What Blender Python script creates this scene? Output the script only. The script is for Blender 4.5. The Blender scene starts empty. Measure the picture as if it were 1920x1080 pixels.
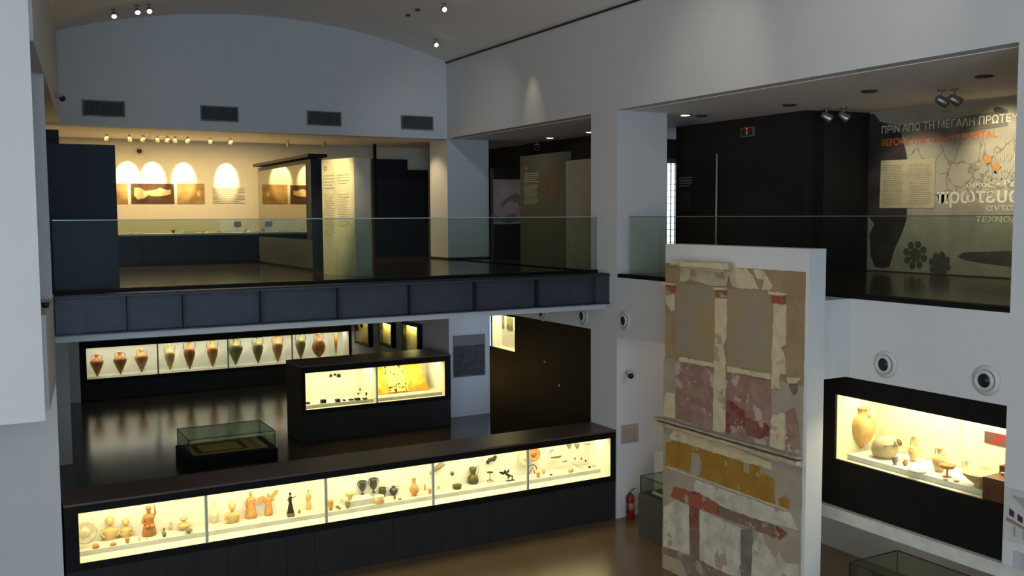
import bpy, math, random
from mathutils import Vector, Matrix
C = bpy.context.scene
COL = C.collection
PI = math.pi
random.seed(7)

# ------------------------------------------------------------------ camera
F_PX, YAW, PITCH, ROLL = 1810.42, math.radians(29.183), math.radians(4.280), math.radians(-0.315)
EYE = Vector((0, 0, 5.49))
FW = Vector((math.sin(YAW)*math.cos(PITCH), math.cos(YAW)*math.cos(PITCH), -math.sin(PITCH)))
_r = FW.cross(Vector((0, 0, 1))).normalized(); _u = _r.cross(FW)
RT = math.cos(ROLL)*_r + math.sin(ROLL)*_u
UP = -math.sin(ROLL)*_r + math.cos(ROLL)*_u
cam = bpy.data.cameras.new('camera'); camo = bpy.data.objects.new('camera', cam); COL.objects.link(camo)
m = Matrix((RT, UP, -FW)).transposed().to_4x4(); m.translation = EYE
camo.matrix_world = m
cam.sensor_width = 36; cam.lens = F_PX/1920*36; cam.clip_start = .05; cam.clip_end = 200
C.camera = camo
# ------------------------------------------------------------------ view, world, daylight
C.view_settings.view_transform = 'Standard'; C.view_settings.look = 'None'
C.view_settings.gamma = 1; C.view_settings.use_curve_mapping = False
C.view_settings.exposure = 0.45
C.cycles.use_adaptive_sampling = False
w = bpy.data.worlds.new('world'); C.world = w; w.use_nodes = True
w.node_tree.nodes['Background'].inputs[0].default_value = (.55, .72, 1, 1)
w.node_tree.nodes['Background'].inputs[1].default_value = 1.0

def area(name, loc, size, power, col, rot=(0, 0, 0), sizey=None, spread=None):
    l = bpy.data.lights.new(name, 'AREA'); l.energy = power; l.color = col; l.size = size
    if sizey: l.shape = 'RECTANGLE'; l.size_y = sizey
    if spread: l.spread = spread
    o = bpy.data.objects.new(name, l); COL.objects.link(o); o.location = loc; o.rotation_euler = rot
    return o
def spot(name, loc, target, power, col, deg=40, blend=.6, rad=.04):
    l = bpy.data.lights.new(name, 'SPOT'); l.energy = power; l.color = col
    l.spot_size = math.radians(deg); l.spot_blend = blend; l.shadow_soft_size = rad
    o = bpy.data.objects.new(name, l); COL.objects.link(o); o.location = loc
    d = Vector(target)-Vector(loc); o.rotation_euler = d.to_track_quat('-Z', 'Y').to_euler()
    return o
DAY = (.50, .74, 1.0); NEUT = (1, .87, .73); WARM = (1, .74, .36); CASE = (1, .85, .46)
# daylight through the glazed wall behind the visitor and the side windows at the left
area('daylight_end_window', (-1.0, -5.7, 5.2), 7.2, 700, DAY, (PI/2+.2, 0, 0), 6.5)
area('daylight_side_window', (-4.8, 4.6, 4.4), 8, 350, NEUT, (0, -PI/2-.35, 0), 5.0)

# ------------------------------------------------------------------ helpers
def lin(c):
    return tuple(((v/255/12.92) if v/255 <= .04045 else ((v/255+.055)/1.055)**2.4) for v in c)+(1,)
def at(px, py, ax, val):
    d = FW*F_PX + RT*(px-960) - UP*(py-540)
    i = 'xyz'.index(ax)
    return EYE + d*((val-EYE[i])/d[i])
MATS = {}
def mat(name, c, rough=.6, metal=0, c2=None, scale=6, bump=0, detail=4, contrast=(.35, .65), emit=None, estr=0, spec=.5, coat=0):
    if name in MATS: return MATS[name]
    M_ = bpy.data.materials.new(name); M_.use_nodes = True; nt = M_.node_tree; b = nt.nodes['Principled BSDF']
    b.inputs['Base Color'].default_value = lin(c); b.inputs['Roughness'].default_value = rough
    b.inputs['Metallic'].default_value = metal; b.inputs['Specular IOR Level'].default_value = spec
    b.inputs['Coat Weight'].default_value = coat
    tc = nt.nodes.new('ShaderNodeTexCoord'); n = nt.nodes.new('ShaderNodeTexNoise')
    n.inputs['Scale'].default_value = scale; n.inputs['Detail'].default_value = detail
    nt.links.new(tc.outputs['Object'], n.inputs['Vector'])
    if c2 is None: c2 = tuple(v*.93 for v in c)
    r = nt.nodes.new('ShaderNodeValToRGB')
    r.color_ramp.elements[0].position = contrast[0]; r.color_ramp.elements[1].position = contrast[1]
    r.color_ramp.elements[0].color = lin(c); r.color_ramp.elements[1].color = lin(c2)
    nt.links.new(n.outputs['Fac'], r.inputs['Fac']); nt.links.new(r.outputs['Color'], b.inputs['Base Color'])
    if bump:
        bp = nt.nodes.new('ShaderNodeBump'); bp.inputs['Strength'].default_value = bump; bp.inputs['Distance'].default_value = .02
        nt.links.new(n.outputs['Fac'], bp.inputs['Height']); nt.links.new(bp.outputs['Normal'], b.inputs['Normal'])
    if emit:
        b.inputs['Emission Color'].default_value = lin(emit); b.inputs['Emission Strength'].default_value = estr
    MATS[name] = M_
    return M_
def glassmat(name, tint, refl=1.0, rough=0.0):
    M_ = bpy.data.materials.new(name); M_.use_nodes = True; nt = M_.node_tree; nt.nodes.clear()
    o = nt.nodes.new('ShaderNodeOutputMaterial'); mx = nt.nodes.new('ShaderNodeMixShader')
    t = nt.nodes.new('ShaderNodeBsdfTransparent'); t.inputs[0].default_value = lin(tint)
    g = nt.nodes.new('ShaderNodeBsdfGlossy'); g.inputs['Roughness'].default_value = rough
    g.inputs[0].default_value = (refl, refl, refl, 1)
    lw = nt.nodes.new('ShaderNodeLayerWeight'); lw.inputs[0].default_value = .5
    pw = nt.nodes.new('ShaderNodeMath'); pw.operation = 'POWER'; pw.inputs[1].default_value = 5
    f = nt.nodes.new('ShaderNodeMath'); f.operation = 'MULTIPLY_ADD'; f.inputs[1].default_value = .8; f.inputs[2].default_value = .035
    nt.links.new(lw.outputs['Facing'], pw.inputs[0]); nt.links.new(pw.outputs[0], f.inputs[0])
    nt.links.new(f.outputs[0], mx.inputs[0]); nt.links.new(t.outputs[0], mx.inputs[1]); nt.links.new(g.outputs[0], mx.inputs[2])
    nt.links.new(mx.outputs[0], o.inputs[0]); MATS[name] = M_
    return M_

WHITE = mat('white_plaster', (205, 203, 199), .9, scale=3, c2=(203, 201, 197))
CEILM = mat('ceiling_plaster', (236, 228, 220), .9, scale=2, c2=(233, 225, 217))
FLOORM = mat('polished_stone_floor', (50, 41, 32), .17, c2=(40, 33, 26), scale=1.4, spec=.6)
FLOORF = mat('brown_stone_floor', (98, 80, 58), .24, c2=(92, 75, 54), scale=1.1, spec=.6)
UFLOOR = mat('dark_upper_floor', (74, 54, 38), .16, c2=(62, 45, 32), scale=1.5, spec=.6)
BLACK = mat('black_laminate', (20, 18, 16), .55, c2=(16, 15, 13), scale=3, spec=.15)
CHAR = mat('charcoal_panel', (44, 41, 39), .6, c2=(40, 38, 36), scale=3, spec=.2)
CTOP = mat('brown_case_top', (86, 70, 58), .42, c2=(78, 64, 53), scale=3)
STEEL = mat('slate_painted_steel', (58, 62, 70), .5, c2=(50, 54, 62), scale=5)
STEELD = mat('dark_steel_edge', (30, 30, 32), .5)
NAVY = mat('navy_panel', (14, 21, 36), .55, c2=(12, 19, 33), spec=.3)
DARKB = mat('dark_brown_wall', (34, 28, 25), .7, c2=(28, 24, 21), scale=2)
CREAM = mat('cream_board', (205, 195, 160), .7)
INNER = mat('case_lining', (226, 222, 205), .8, c2=(222, 218, 200))
PLINTH = mat('plinth_paint', (205, 203, 190), .7)
GREYB = mat('grey_board', (128, 126, 118), .7)
MULL = mat('grey_glass_joint', (196, 200, 184), .5)
TERRA = mat('terracotta', (176, 118, 62), .7, c2=(150, 96, 50), scale=14)
TERRL = mat('pale_clay', (206, 176, 116), .75, c2=(186, 154, 98), scale=12)
TERRO = mat('orange_clay', (204, 150, 84), .7, c2=(180, 124, 66), scale=14)
OLIVE = mat('olive_clay', (140, 134, 82), .7, c2=(120, 112, 66), scale=10)
BRONZE = mat('green_bronze', (92, 88, 44), .45, .4, c2=(70, 70, 38), scale=20)
DARKBR = mat('dark_bronze', (52, 44, 34), .5, .4, c2=(40, 36, 28), scale=20)
GLAZE = mat('black_glaze', (58, 56, 54), .3, c2=(40, 38, 36), scale=12)
STONEW = mat('pale_stone', (226, 214, 180), .8, c2=(210, 196, 160), scale=18)
GREYST = mat('grey_stone', (130, 122, 98), .8, c2=(108, 100, 80), scale=18)
ORANGE = mat('orange_print', (222, 120, 50), .7)
RED = mat('red_enamel', (150, 22, 24), .3)
CHROME = mat('brushed_metal', (170, 168, 160), .3, .8)
BLK = mat('black_plastic', (14, 14, 15), .4)
LAMP = mat('lamp_glow', (255, 240, 210), .5, emit=(255, 244, 224), estr=4)
GL = glassmat('clear_glass', (252, 254, 252), .5)
GB = glassmat('balustrade_glass', (236, 243, 238), .2, .4)
GT = glassmat('green_table_glass', (238, 244, 236), .8)
GEDGE = mat('glass_edge', (168, 190, 184), .2, spec=.8)
WOOD = mat('brown_wood_veneer', (98, 52, 26), .5, c2=(78, 40, 20), scale=8)

class MB:
    def __init__(s): s.v = []; s.f = []; s.sm = []
    def add(s, vs, fs, smooth=False):
        n = len(s.v); s.v += [Vector(v) for v in vs]; s.f += [tuple(i+n for i in f) for f in fs]; s.sm += [smooth]*len(fs); return s
    def box(s, x0, y0, z0, x1, y1, z1):
        x0, x1 = sorted((x0, x1)); y0, y1 = sorted((y0, y1)); z0, z1 = sorted((z0, z1))
        return s.add([(x0, y0, z0), (x1, y0, z0), (x1, y1, z0), (x0, y1, z0), (x0, y0, z1), (x1, y0, z1), (x1, y1, z1), (x0, y1, z1)],
                     [(0, 3, 2, 1), (4, 5, 6, 7), (0, 1, 5, 4), (1, 2, 6, 5), (2, 3, 7, 6), (3, 0, 4, 7)])
    def prism(s, pts, ext):
        e = Vector(ext); n = len(pts); a = [Vector(p) for p in pts]; b = [p+e for p in a]
        return s.add(a+b, [tuple(range(n))[::-1], tuple(range(n, 2*n))]+[(i, (i+1) % n, n+(i+1) % n, n+i) for i in range(n)])
    def lathe(s, prof, c=(0, 0, 0), seg=20, sx=1, sy=1, folds=0, amp=0, rot=None, twist=0):
        c = Vector(c); vs = []; fs = []
        for k, (r, z) in enumerate(prof):
            for i in range(seg):
                a = 2*PI*i/seg
                rr = r*(1+(amp*math.cos(folds*a+k*twist) if folds else 0))
                p = Vector((rr*math.cos(a)*sx, rr*math.sin(a)*sy, z))
                if rot: p = rot @ p
                vs.append(c+p)
        for k in range(len(prof)-1):
            for i in range(seg):
                j = (i+1) % seg; fs.append((k*seg+i, k*seg+j, (k+1)*seg+j, (k+1)*seg+i))
        fs.append(tuple(range(seg))[::-1]); fs.append(tuple((len(prof)-1)*seg+i for i in range(seg)))
        return s.add(vs, fs, True)
    def ball(s, c, r, sx=1, sy=1, sz=1, seg=14, n=9, rot=None):
        return s.lathe([(max(r*math.sin(PI*k/n), .0004), -r*sz*math.cos(PI*k/n)) for k in range(n+1)], c, seg, sx, sy, rot=rot)
    def tube(s, pts, r, seg=7):
        pts = [Vector(p) for p in pts]; n = len(pts); rs = r if isinstance(r, (list, tuple)) else [r]*n; vs = []; fs = []
        for k, p in enumerate(pts):
            d = (pts[min(k+1, n-1)]-pts[max(k-1, 0)]).normalized()
            a = d.cross(Vector((0, 0, 1)));
            if a.length < .2: a = d.cross(Vector((0, 1, 0)))
            a.normalize(); b = d.cross(a)
            for i in range(seg):
                t = 2*PI*i/seg; vs.append(p+(a*math.cos(t)+b*math.sin(t))*rs[k])
        for k in range(n-1):
            for i in range(seg):
                j = (i+1) % seg; fs.append((k*seg+i, k*seg+j, (k+1)*seg+j, (k+1)*seg+i))
        fs.append(tuple(range(seg))[::-1]); fs.append(tuple((n-1)*seg+i for i in range(seg)))
        return s.add(vs, fs, True)
    def build(s, name, material, parent=None, bevel=0):
        org = parent.matrix_world.translation.copy() if parent else None
        if parent:
            org = Vector((0, 0, 0)); q = parent
            while q: org += q.location; q = q.parent
        else:
            xs = [v.x for v in s.v]; ys = [v.y for v in s.v]; zs = [v.z for v in s.v]
            org = Vector(((min(xs)+max(xs))/2, (min(ys)+max(ys))/2, min(zs)))
        me = bpy.data.meshes.new(name); me.from_pydata([v-org for v in s.v], [], s.f); me.update()
        me.polygons.foreach_set('use_smooth', s.sm)
        import bmesh
        bm = bmesh.new(); bm.from_mesh(me); bmesh.ops.recalc_face_normals(bm, faces=bm.faces)
        bm.to_mesh(me); bm.free()
        me.materials.append(material)
        o = bpy.data.objects.new(name, me); COL.objects.link(o)
        if parent: o.parent = parent
        else: o.location = org
        if bevel:
            b = o.modifiers.new('bevel', 'BEVEL'); b.width = bevel; b.segments = 2; b.limit_method = 'ANGLE'
        return o
def B(*a): return MB().box(*a)
def tag(o, label, cat, group=None, kind=None):
    o['label'] = label; o['category'] = cat
    if group: o['group'] = group
    if kind: o['kind'] = kind
    return o
def thing(name, label, cat, loc, group=None):
    o = bpy.data.objects.new(name, None); COL.objects.link(o); o.location = loc; o.empty_display_size = .2
    return tag(o, label, cat, group)
def struct(name, mb, m_, label, parent=None, cat='structure'):
    o = mb.build(name, m_, parent)
    if not parent: o['kind'] = 'structure'; o['label'] = label; o['category'] = cat
    return o
def copy_tree(o, parent=None):
    c = o.copy(); COL.objects.link(c); c.parent = parent
    for ch in [x for x in COL.objects if x.parent == o]: copy_tree(ch, c)
    return c
def textmesh(name, s, m_, parent, xdir, udir, origin, height=None, width=None, bold=0.0, depth=.004, spacing=1.0):
    cu = bpy.data.curves.new(name, 'FONT'); cu.body = s; cu.offset = bold; cu.extrude = 0.0; cu.space_character = spacing
    to = bpy.data.objects.new('tmp', cu); COL.objects.link(to)
    bpy.context.view_layer.update()
    me = bpy.data.meshes.new_from_object(to.evaluated_get(bpy.context.evaluated_depsgraph_get()))
    bpy.data.objects.remove(to); bpy.data.curves.remove(cu)
    xs = [v.co.x for v in me.vertices]; ys = [v.co.y for v in me.vertices]
    sx = width/(max(xs)-min(xs)); sy = height/(max(ys)-min(ys)) if height else sx
    x0 = min(xs); y0 = min(ys); X = Vector(xdir); U = Vector(udir); N = X.cross(U); O = Vector(origin)
    org = Vector((0, 0, 0)); q = parent
    while q: org += q.location; q = q.parent
    for v in me.vertices: v.co = O+X*(v.co.x-x0)*sx+U*(v.co.y-y0)*sy+N*depth-org
    me.materials.clear(); me.materials.append(m_); me.update()
    o = bpy.data.objects.new(name, me); COL.objects.link(o); o.parent = parent
    return o
def jag(pts, step=.06, amp=.012, seed=1):
    rnd = random.Random(seed); out = []
    n = len(pts)
    for i in range(n):
        a = Vector(pts[i]); b = Vector(pts[(i+1) % n]); L = (b-a).length; k = max(1, int(L/step)); out.append(a)
        for j in range(1, k):
            p = a.lerp(b, j/k); out.append(p+Vector((0, rnd.uniform(-amp, amp), rnd.uniform(-amp, amp))))
    return out

# ------------------------------------------------------------------ large structure
UF = 4.44; SOF = 7.34; LF = .585
def xl(y): return .93+.099*(y-14.3)
struct('floor', B(-5, -6, -.2, 12.2, 14.9, 0), FLOORF, 'polished brown stone floor of the lower hall in front of the long showcase')
struct('floor_rear', B(-1, 14.9, .2, 12.2, 29, LF), FLOORM, 'raised dark glossy floor behind the long showcase')
# upper floor slab (bridge + rear room + side room)
struct('floor_upper', MB().box(.95, 14.44, 3.95, 17, 24.6, UF).box(10.25, 5.5, 4.2, 15, 14.44, UF).box(10.0, 14.9, 4.0, 10.3, 21, UF), UFLOOR, 'dark glossy floor of the upper gallery')
struct('ceiling_lower', B(.6, 14.46, 3.79, 12.2, 29, 3.93), WHITE, 'white ceiling slab edge under the upper gallery')
# vaulted ceiling
R_ = 13.7; zc = 9.80-R_
mb = MB(); prev = None; N = 40; y0, y1 = -6, 21.3
prof = []
for i in range(N+1):
    x = -5+15.3*i/N
    z = zc+math.sqrt(max(R_**2-(x-5.8)**2, 0)) if x > -.4 else zc+math.sqrt(R_**2-6.2**2)
    prof.append((x, z))
mb.prism([(x, y0, z) for x, z in prof]+[(10.3, y0, 10.4), (-5, y0, 10.4)], (0, y1-y0, 0))
o = struct('ceiling', mb, CEILM, 'grey barrel vaulted ceiling of the hall')
for p in o.data.polygons: p.use_smooth = False
struct('trim_shadow_gap', B(9.975, -6, 9.095, 10.02, 21.05, 9.13), BLK, 'black strip painted as the shadow gap between the vault and the right wall')  # solid black strip imitates the shade in the gap
struct('wall_back', B(1.2, 21.05, SOF-.02, 10.0, 21.35, 10.4), WHITE, 'white end wall above the gallery with four ventilation grilles')
struct('ceiling_upper', MB().box(-.2, 21.3, SOF-.01, 17, 25, 7.5).box(10.25, 5.5, SOF-.01, 17, 21.3, 7.5), CEILM, 'flat ceiling of the upper gallery rooms')
# right wall
rw = MB()
rw.box(10, -6, SOF, 10.3, 21.35, 9.6)
rw.box(10, -6, 0, 10.3, 6.6, SOF)
rw.box(10, 6.6, 3.345, 10.26, 14.07, 4.385)
rw.box(10.0, 14.9, 3.38, 10.3, 21.05, 3.79)
struct('wall_right', rw, WHITE, 'long white right wall with large openings on both levels')
struct('wall_pillar', B(10, 14.07, 0, 11.1, 14.9, SOF), WHITE, 'white wall pillar at the right end of the bridge, rising through both floors')
struct('wall_column', MB().box(10, 21.05, UF, 11.12, 22.05, SOF), WHITE, 'white square column on the upper gallery at the end wall corner')
struct('baseboard_column', B(9.985, 21.035, UF, 11.135, 22.065, UF+.05), DARKB, 'thin dark skirting around the upper square column')
struct('wall_column_lower', B(10, 21.05, LF, 11.12, 22.05, 3.79), WHITE, 'white square column of the lower level carrying a photo board')
struct('trim_2', B(9.98, 6.0, 1.385, 10.35, 9.6, 1.545), PLINTH, 'cream ledge running under the right wall showcase')
# recess behind the right wall, lower level
struct('wall_recess', MB().box(12.2, 5, 0, 12.4, 14.3, 4.2).box(11.1, 14.07, 0, 12.3, 14.3, 4.2).box(10.3, 5, 0, 12.3, 5.2, 4.2).box(10.26, 5.2, 3.9, 12.3, 14.07, 4.2), WHITE, 'white walls of the lower side recess')
# side room walls, upper level
struct('wall_side_room', MB().box(13.02, 12.55, UF, 13.3, 16.2, SOF), DARKB, 'dark brown wall of the upper side room beside the big mural')
struct('wall_side_room_end', MB().box(13.3, 12.4, UF, 14.5, 12.6, SOF), DARKB, 'short dark brown wall between the mural and the long dark wall')
struct('wall_side_room_far', MB().box(14.46, 5.5, UF, 14.7, 12.6, SOF).box(10.3, 5.5, UF, 14.7, 5.7, SOF), WHITE, 'wall carrying the big printed mural')
# rear rooms, upper
struct('wall_gallery_back', MB().box(-.2, 24.3, UF, 17, 24.6, 7.6), CREAM if False else mat('warm_wall', (212, 202, 176), .85, c2=(209, 199, 173)), 'warm lit back wall of the upper gallery with photographs')
struct('wall_gallery_side', MB().box(12.6, 16.4, UF, 12.8, 24.3, SOF).box(17, 5.5, UF, 17.2, 24.6, 7.5), DARKB, 'dark wall at the far right of the upper gallery')
struct('wall_gallery_left', MB().box(-.4, 14.9, LF, -.2, 29, 7.6), WHITE, 'left side wall of the rear rooms')
# left wall, slightly turned
def slab(y0, y1, z0, z1, t=.35):
    return [(xl(y0), y0, z0), (xl(y1), y1, z0), (xl(y1)-t, y1, z0), (xl(y0)-t, y0, z0)], (0, 0, z1-z0)
lw = MB(); lw.prism(*slab(11.5, 21.05, 7.36, 9.9)); lw.prism(*slab(11.7, 14.07, 3.36, 4.43))
struct('wall_left', lw, WHITE, 'white left wall above and below the left openings')
struct('wall_left_pier', B(-5, 11.18, 3.36, .6, 11.7, 9.9), WHITE, 'large pale white wall pier nearest at the left edge')
struct('wall_left_pillar', MB().box(-5, 14.07, 0, .9, 14.9, 7.36), WHITE, 'white pillar at the left end of the bridge')
struct('wall_left_column', MB().box(1.0, 20.9, LF, 1.58, 21.5, 3.79), WHITE, 'white pier at the left of the raised lower floor')
struct('wall_left_return', MB().box(1.5, 27.9, LF, 2.37, 28.2, 3.79), WHITE, 'narrow white wall piece left of the amphora showcase')
struct('wall_lower_back', MB().box(-.4, 28.9, LF, 12.4, 29.1, 3.79), WHITE, 'back wall of the lower rear room')
struct('wall_lower_right', MB().box(10, 22.05, LF, 10.25, 28.9, 3.79), WHITE, 'white wall with three small lit wall cases')
struct('wall_left_side', MB().box(-5.2, -6, 0, -5, 14.3, 9.9), WHITE, 'far left side wall of the hall')
we = MB(); we.box(-5, -6.2, 0, 10.3, -6, 1.5); we.box(-5, -6.2, 8.6, 10.3, -6, 10.4); we.box(-5, -6.2, 1.5, -4.7, -6, 8.6); we.box(2.7, -6.2, 1.5, 10.3, -6, 8.6)
struct('wall_front', we, WHITE, 'end wall behind the visitor with its large window')

# ------------------------------------------------------------------ bridge beam
t = thing('steel_beam', 'slate grey steel bridge beam with vertical stiffeners below the glass balustrade', 'beam', (5.5, 14.4, 3.9))
B(.93, 14.41, 3.9, 10, 14.44, 4.40).build('web_plate', STEEL, t)
B(.93, 14.28, 4.40, 10, 14.46, 4.425).build('top_flange', STEEL, t)
B(.93, 14.28, 3.895, 10, 14.44, 3.915).build('bottom_flange', STEEL, t)
B(.94, 14.30, 3.92, 1.29, 14.405, 4.395).build('end_plate', STEEL, t)
B(9.70, 14.30, 3.92, 9.995, 14.405, 4.395).build('end_plate', STEEL, t)
for x in (1.86, 2.61, 3.72, 4.92, 6.12, 7.30, 8.50):
    B(x-.012, 14.29, 3.92, x+.012, 14.41, 4.395).build('stiffener', STEELD, t)
o = B(.95, 14.30, 4.427, 10, 14.76, 4.445).build('floor_edge', STEELD); tag(o, 'dark flat edging strip of the bridge floor on top of the steel beam', 'floor edge')
tag(B(.95, 14.44, 3.80, 10, 14.455, 3.895).build('fascia_board', WHITE), 'white painted fascia strip directly beneath the steel beam', 'fascia')

t = thing('glass_balustrade', 'long clear glass balustrade along the front edge of the bridge', 'balustrade', (5.5, 14.7, UF))
xs = [.97, 2.11, 3.25, 4.37, 5.49, 6.62, 7.75, 8.89, 10.0]
for a, b in zip(xs[:-1], xs[1:]):
    g = B(a+.004, 14.693, UF+.02, b-.004, 14.707, 5.455).build('glass_panel', GB, t)
    B(a+.004, 14.692, 5.455, b-.004, 14.708, 5.467).build('polished_edge', GEDGE, g)
B(.97, 14.67, UF+.005, 10.0, 14.73, UF+.055).build('base_channel', BLACK, t)
t = thing('glass_balustrade', 'glass balustrade in the upper opening of the right wall, in front of the mural room', 'balustrade', (10.06, 10, 4.385))
ys = [6.61, 7.42, 8.33, 9.3, 10.2, 11.1, 12.0, 12.9, 13.78]
for a, b in zip(ys[:-1], ys[1:]):
    g = B(10.053, a+.004, 4.42, 10.067, b-.004, 5.455).build('glass_panel', GB, t)
    B(10.052, a+.004, 5.455, 10.068, b-.004, 5.467).build('polished_edge', mat('dull_glass_edge', (96, 100, 88), .3), g)
B(10.004, 6.61, 4.387, 10.14, 14.06, 4.45).build('base_channel', BLACK, t)

# ventilation grilles on the end wall
for (x0, x1, lab) in ((2.03, 2.79, 'leftmost ventilation grille on the white end wall, above the navy panel'),
                 (4.31, 5.06, 'second ventilation grille from the left on the white end wall'),
                 (6.60, 7.35, 'third ventilation grille from the left on the white end wall'),
                 (8.84, 9.615, 'rightmost ventilation grille on the end wall, nearest the corner')):
    t = thing('ventilation_grille', lab, 'vent', ((x0+x1)/2, 21.05, 7.535), 'grilles on the end wall')
    B(x0, 21.035, 7.535, x1, 21.049, 7.815).build('backing', BLACK, t)
    fr = MB()
    for a in ((x0-.02, 7.515, x1+.02, 7.54), (x0-.02, 7.81, x1+.02, 7.835), (x0-.02, 7.54, x0+.005, 7.81), (x1-.005, 7.54, x1+.02, 7.81)): fr.box(a[0], 21.02, a[1], a[2], 21.05, a[3])
    fr.build('frame', mat('grille_grey', (110, 110, 108), .5), t)
    sl = MB(); n = 34
    for i in range(n):
        x = x0+.01+(x1-x0-.02)*i/(n-1); sl.box(x-.0035, 21.022, 7.54, x+.0035, 21.036, 7.81)
    sl.build('slats', mat('slat_grey', (112, 114, 110), .5), t)

# round air nozzles
def nozzle(y, z, s, lab):
    t = thing('air_nozzle', lab, 'air vent', (10, y, z), 'round air nozzles along the right wall')
    rot = Matrix.Rotation(-PI/2, 3, 'Y')
    MB().lathe([(.175*s, 0), (.175*s, .012), (.16*s, .02), (.145*s, .034), (.13*s, .036), (.12*s, .025), (.10*s, .01)], (10, y, z), 32, rot=rot).build('flange', mat('nozzle_white', (196, 194, 188), .5), t)
    MB().lathe([(.118*s, .03), (.122*s, .05), (.112*s, .068), (.098*s, .074), (.084*s, .066), (.078*s, .045), (.076*s, .02)], (10, y, z), 32, rot=rot).build('collar', mat('nozzle_white', (0, 0, 0)), t)
    MB().lathe([(.077*s, .045), (.077*s, .05)], (10, y, z), 24, rot=rot).build('dark_throat', BLK, t)
for (px, py, s, lab) in ((1850, 713, 1.0, 'round air nozzle above the right wall showcase, the one nearest the right edge'),
                    (1661, 683, 1.0, 'round air nozzle above the left end of the right wall showcase'),
                    (1172, 601, 1.0, 'round air nozzle on the wall just right of the bridge beam end'),
                    (1094, 592, 1.0, 'round air nozzle just under the right end of the bridge, above the black wall'),
                    (1018, 586, 1.0, 'round air nozzle half hidden under the bridge fascia, farthest along the wall')):
    p = at(px, py, 'x', 10); nozzle(p.y, p.z, s, lab)

# ------------------------------------------------------------------ showcases facing the camera
def case_front(name, lab, x0, x1, zb, zt, y, ydep, wx, wz0, wz1, xsplit, topm=CTOP, botseams=None, power=14, plz=.08, ply=.15, col=CASE, body=CHAR, fr=None):
    """long black showcase: window wx0..wx1 / wz0..wz1 split at xsplit"""
    t = thing(name, lab, 'display case', ((x0+x1)/2, y+ydep/2, zb))
    (a, b) = wx
    fr = fr or BLACK
    bd = MB(); bd.box(x0, y+.012, zb, x1, y+ydep, wz0-.10); bd.box(x0, y+ydep-.04, wz0-.10, x1, y+ydep, zt-.03)
    bd.box(x0, y+.012, wz0-.10, a-.02, y+ydep-.04, zt-.03); bd.box(b+.02, y+.012, wz0-.10, x1, y+ydep-.04, zt-.03)
    bd.box(a-.02, y+.012, wz1+.02, b+.02, y+ydep-.04, zt-.03)
    bd.build('carcass', body, t)
    B(x0-.005, y-.005, zt-.03, x1+.005, y+ydep+.005, zt).build('top_board', topm, t)
    f = MB(); f.box(x0, y, wz1, x1, y+.011, zt-.031); f.box(x0, y, wz0-.10, x1, y+.011, wz0); f.box(x0, y, wz0, a, y+.011, wz1); f.box(b, y, wz0, x1, y+.011, wz1)
    f.build('window_frame', fr, t)
    if botseams:
        n = botseams; wdt = (x1-x0)/n
        for i in range(n):
            B(x0+i*wdt+.004, y, zb+.02, x0+(i+1)*wdt-.004, y+.011, wz0-.105).build('base_panel', body, t)
    li = MB(); yb = y+ydep-.05
    li.box(a-.018, yb-.008, wz0-.02, b+.018, yb, wz1+.018)
    li.box(a-.018, y+.02, wz0-.09, b+.018, yb-.008, wz0-.012)
    li.box(a-.018, y+.02, wz0-.012, a-.008, yb-.008, wz1+.018); li.box(b+.008, y+.02, wz0-.012, b+.018, yb-.008, wz1+.018)
    li.box(a-.008, y+.02, wz1+.008, b+.008, yb-.008, wz1+.018)
    li.build('lining', INNER, t)
    if plz: B(a-.006, y+ply, wz0-.011, b+.006, yb-.01, wz0+plz).build('plinth', PLINTH, t)
    ed = [a]+list(xsplit)+[b]
    for u, v in zip(ed[:-1], ed[1:]):
        B(u+.008, y+.006, wz0, v-.008, y+.012, wz1).build('glass_pane', GL, t)
        area('case_light', ((u+v)/2, y+ydep*.45, wz1+.004), v-u-.1, power*(v-u), col, (0, 0, 0), ydep*.45)
    for u in xsplit:
        B(u-.02, y-.002, wz0, u+.02, y+.03, wz1).build('glass_joint', MULL, t)
    return t
CY = 14.07
case_front('long_showcase', 'very long low black showcase with five lit windows on the lower hall floor', .93, 9.98, 0, 1.63, CY, .82,
           (1.105, 9.872), .80, 1.495, (2.79, 4.577, 6.375, 8.154), botseams=21, power=7.2, plz=.055, ply=.34)
case_front('island_showcase', 'tall black showcase box with two lit windows standing before the lower column', 6.1, 9.69, LF, 2.26, 20.33, 1.12,
           (6.2, 9.54), 1.29, 2.10, (7.85,), power=10, plz=.06, ply=.2)
B(7.84, 20.37, 1.28, 7.86, 21.38, 2.11).build('divider', INNER, [o for o in COL.objects if o.name == 'island_showcase'][0])
case_front('amphora_showcase', 'long black showcase with a row of amphorae against the far lower wall', 2.38, 10.0, LF, 2.21, 28.0, .85,
           (2.55, 9.92), 1.16, 2.0, (4.37, 6.29, 8.16), power=3.6, plz=0, col=(.95, .97, .84))

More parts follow.
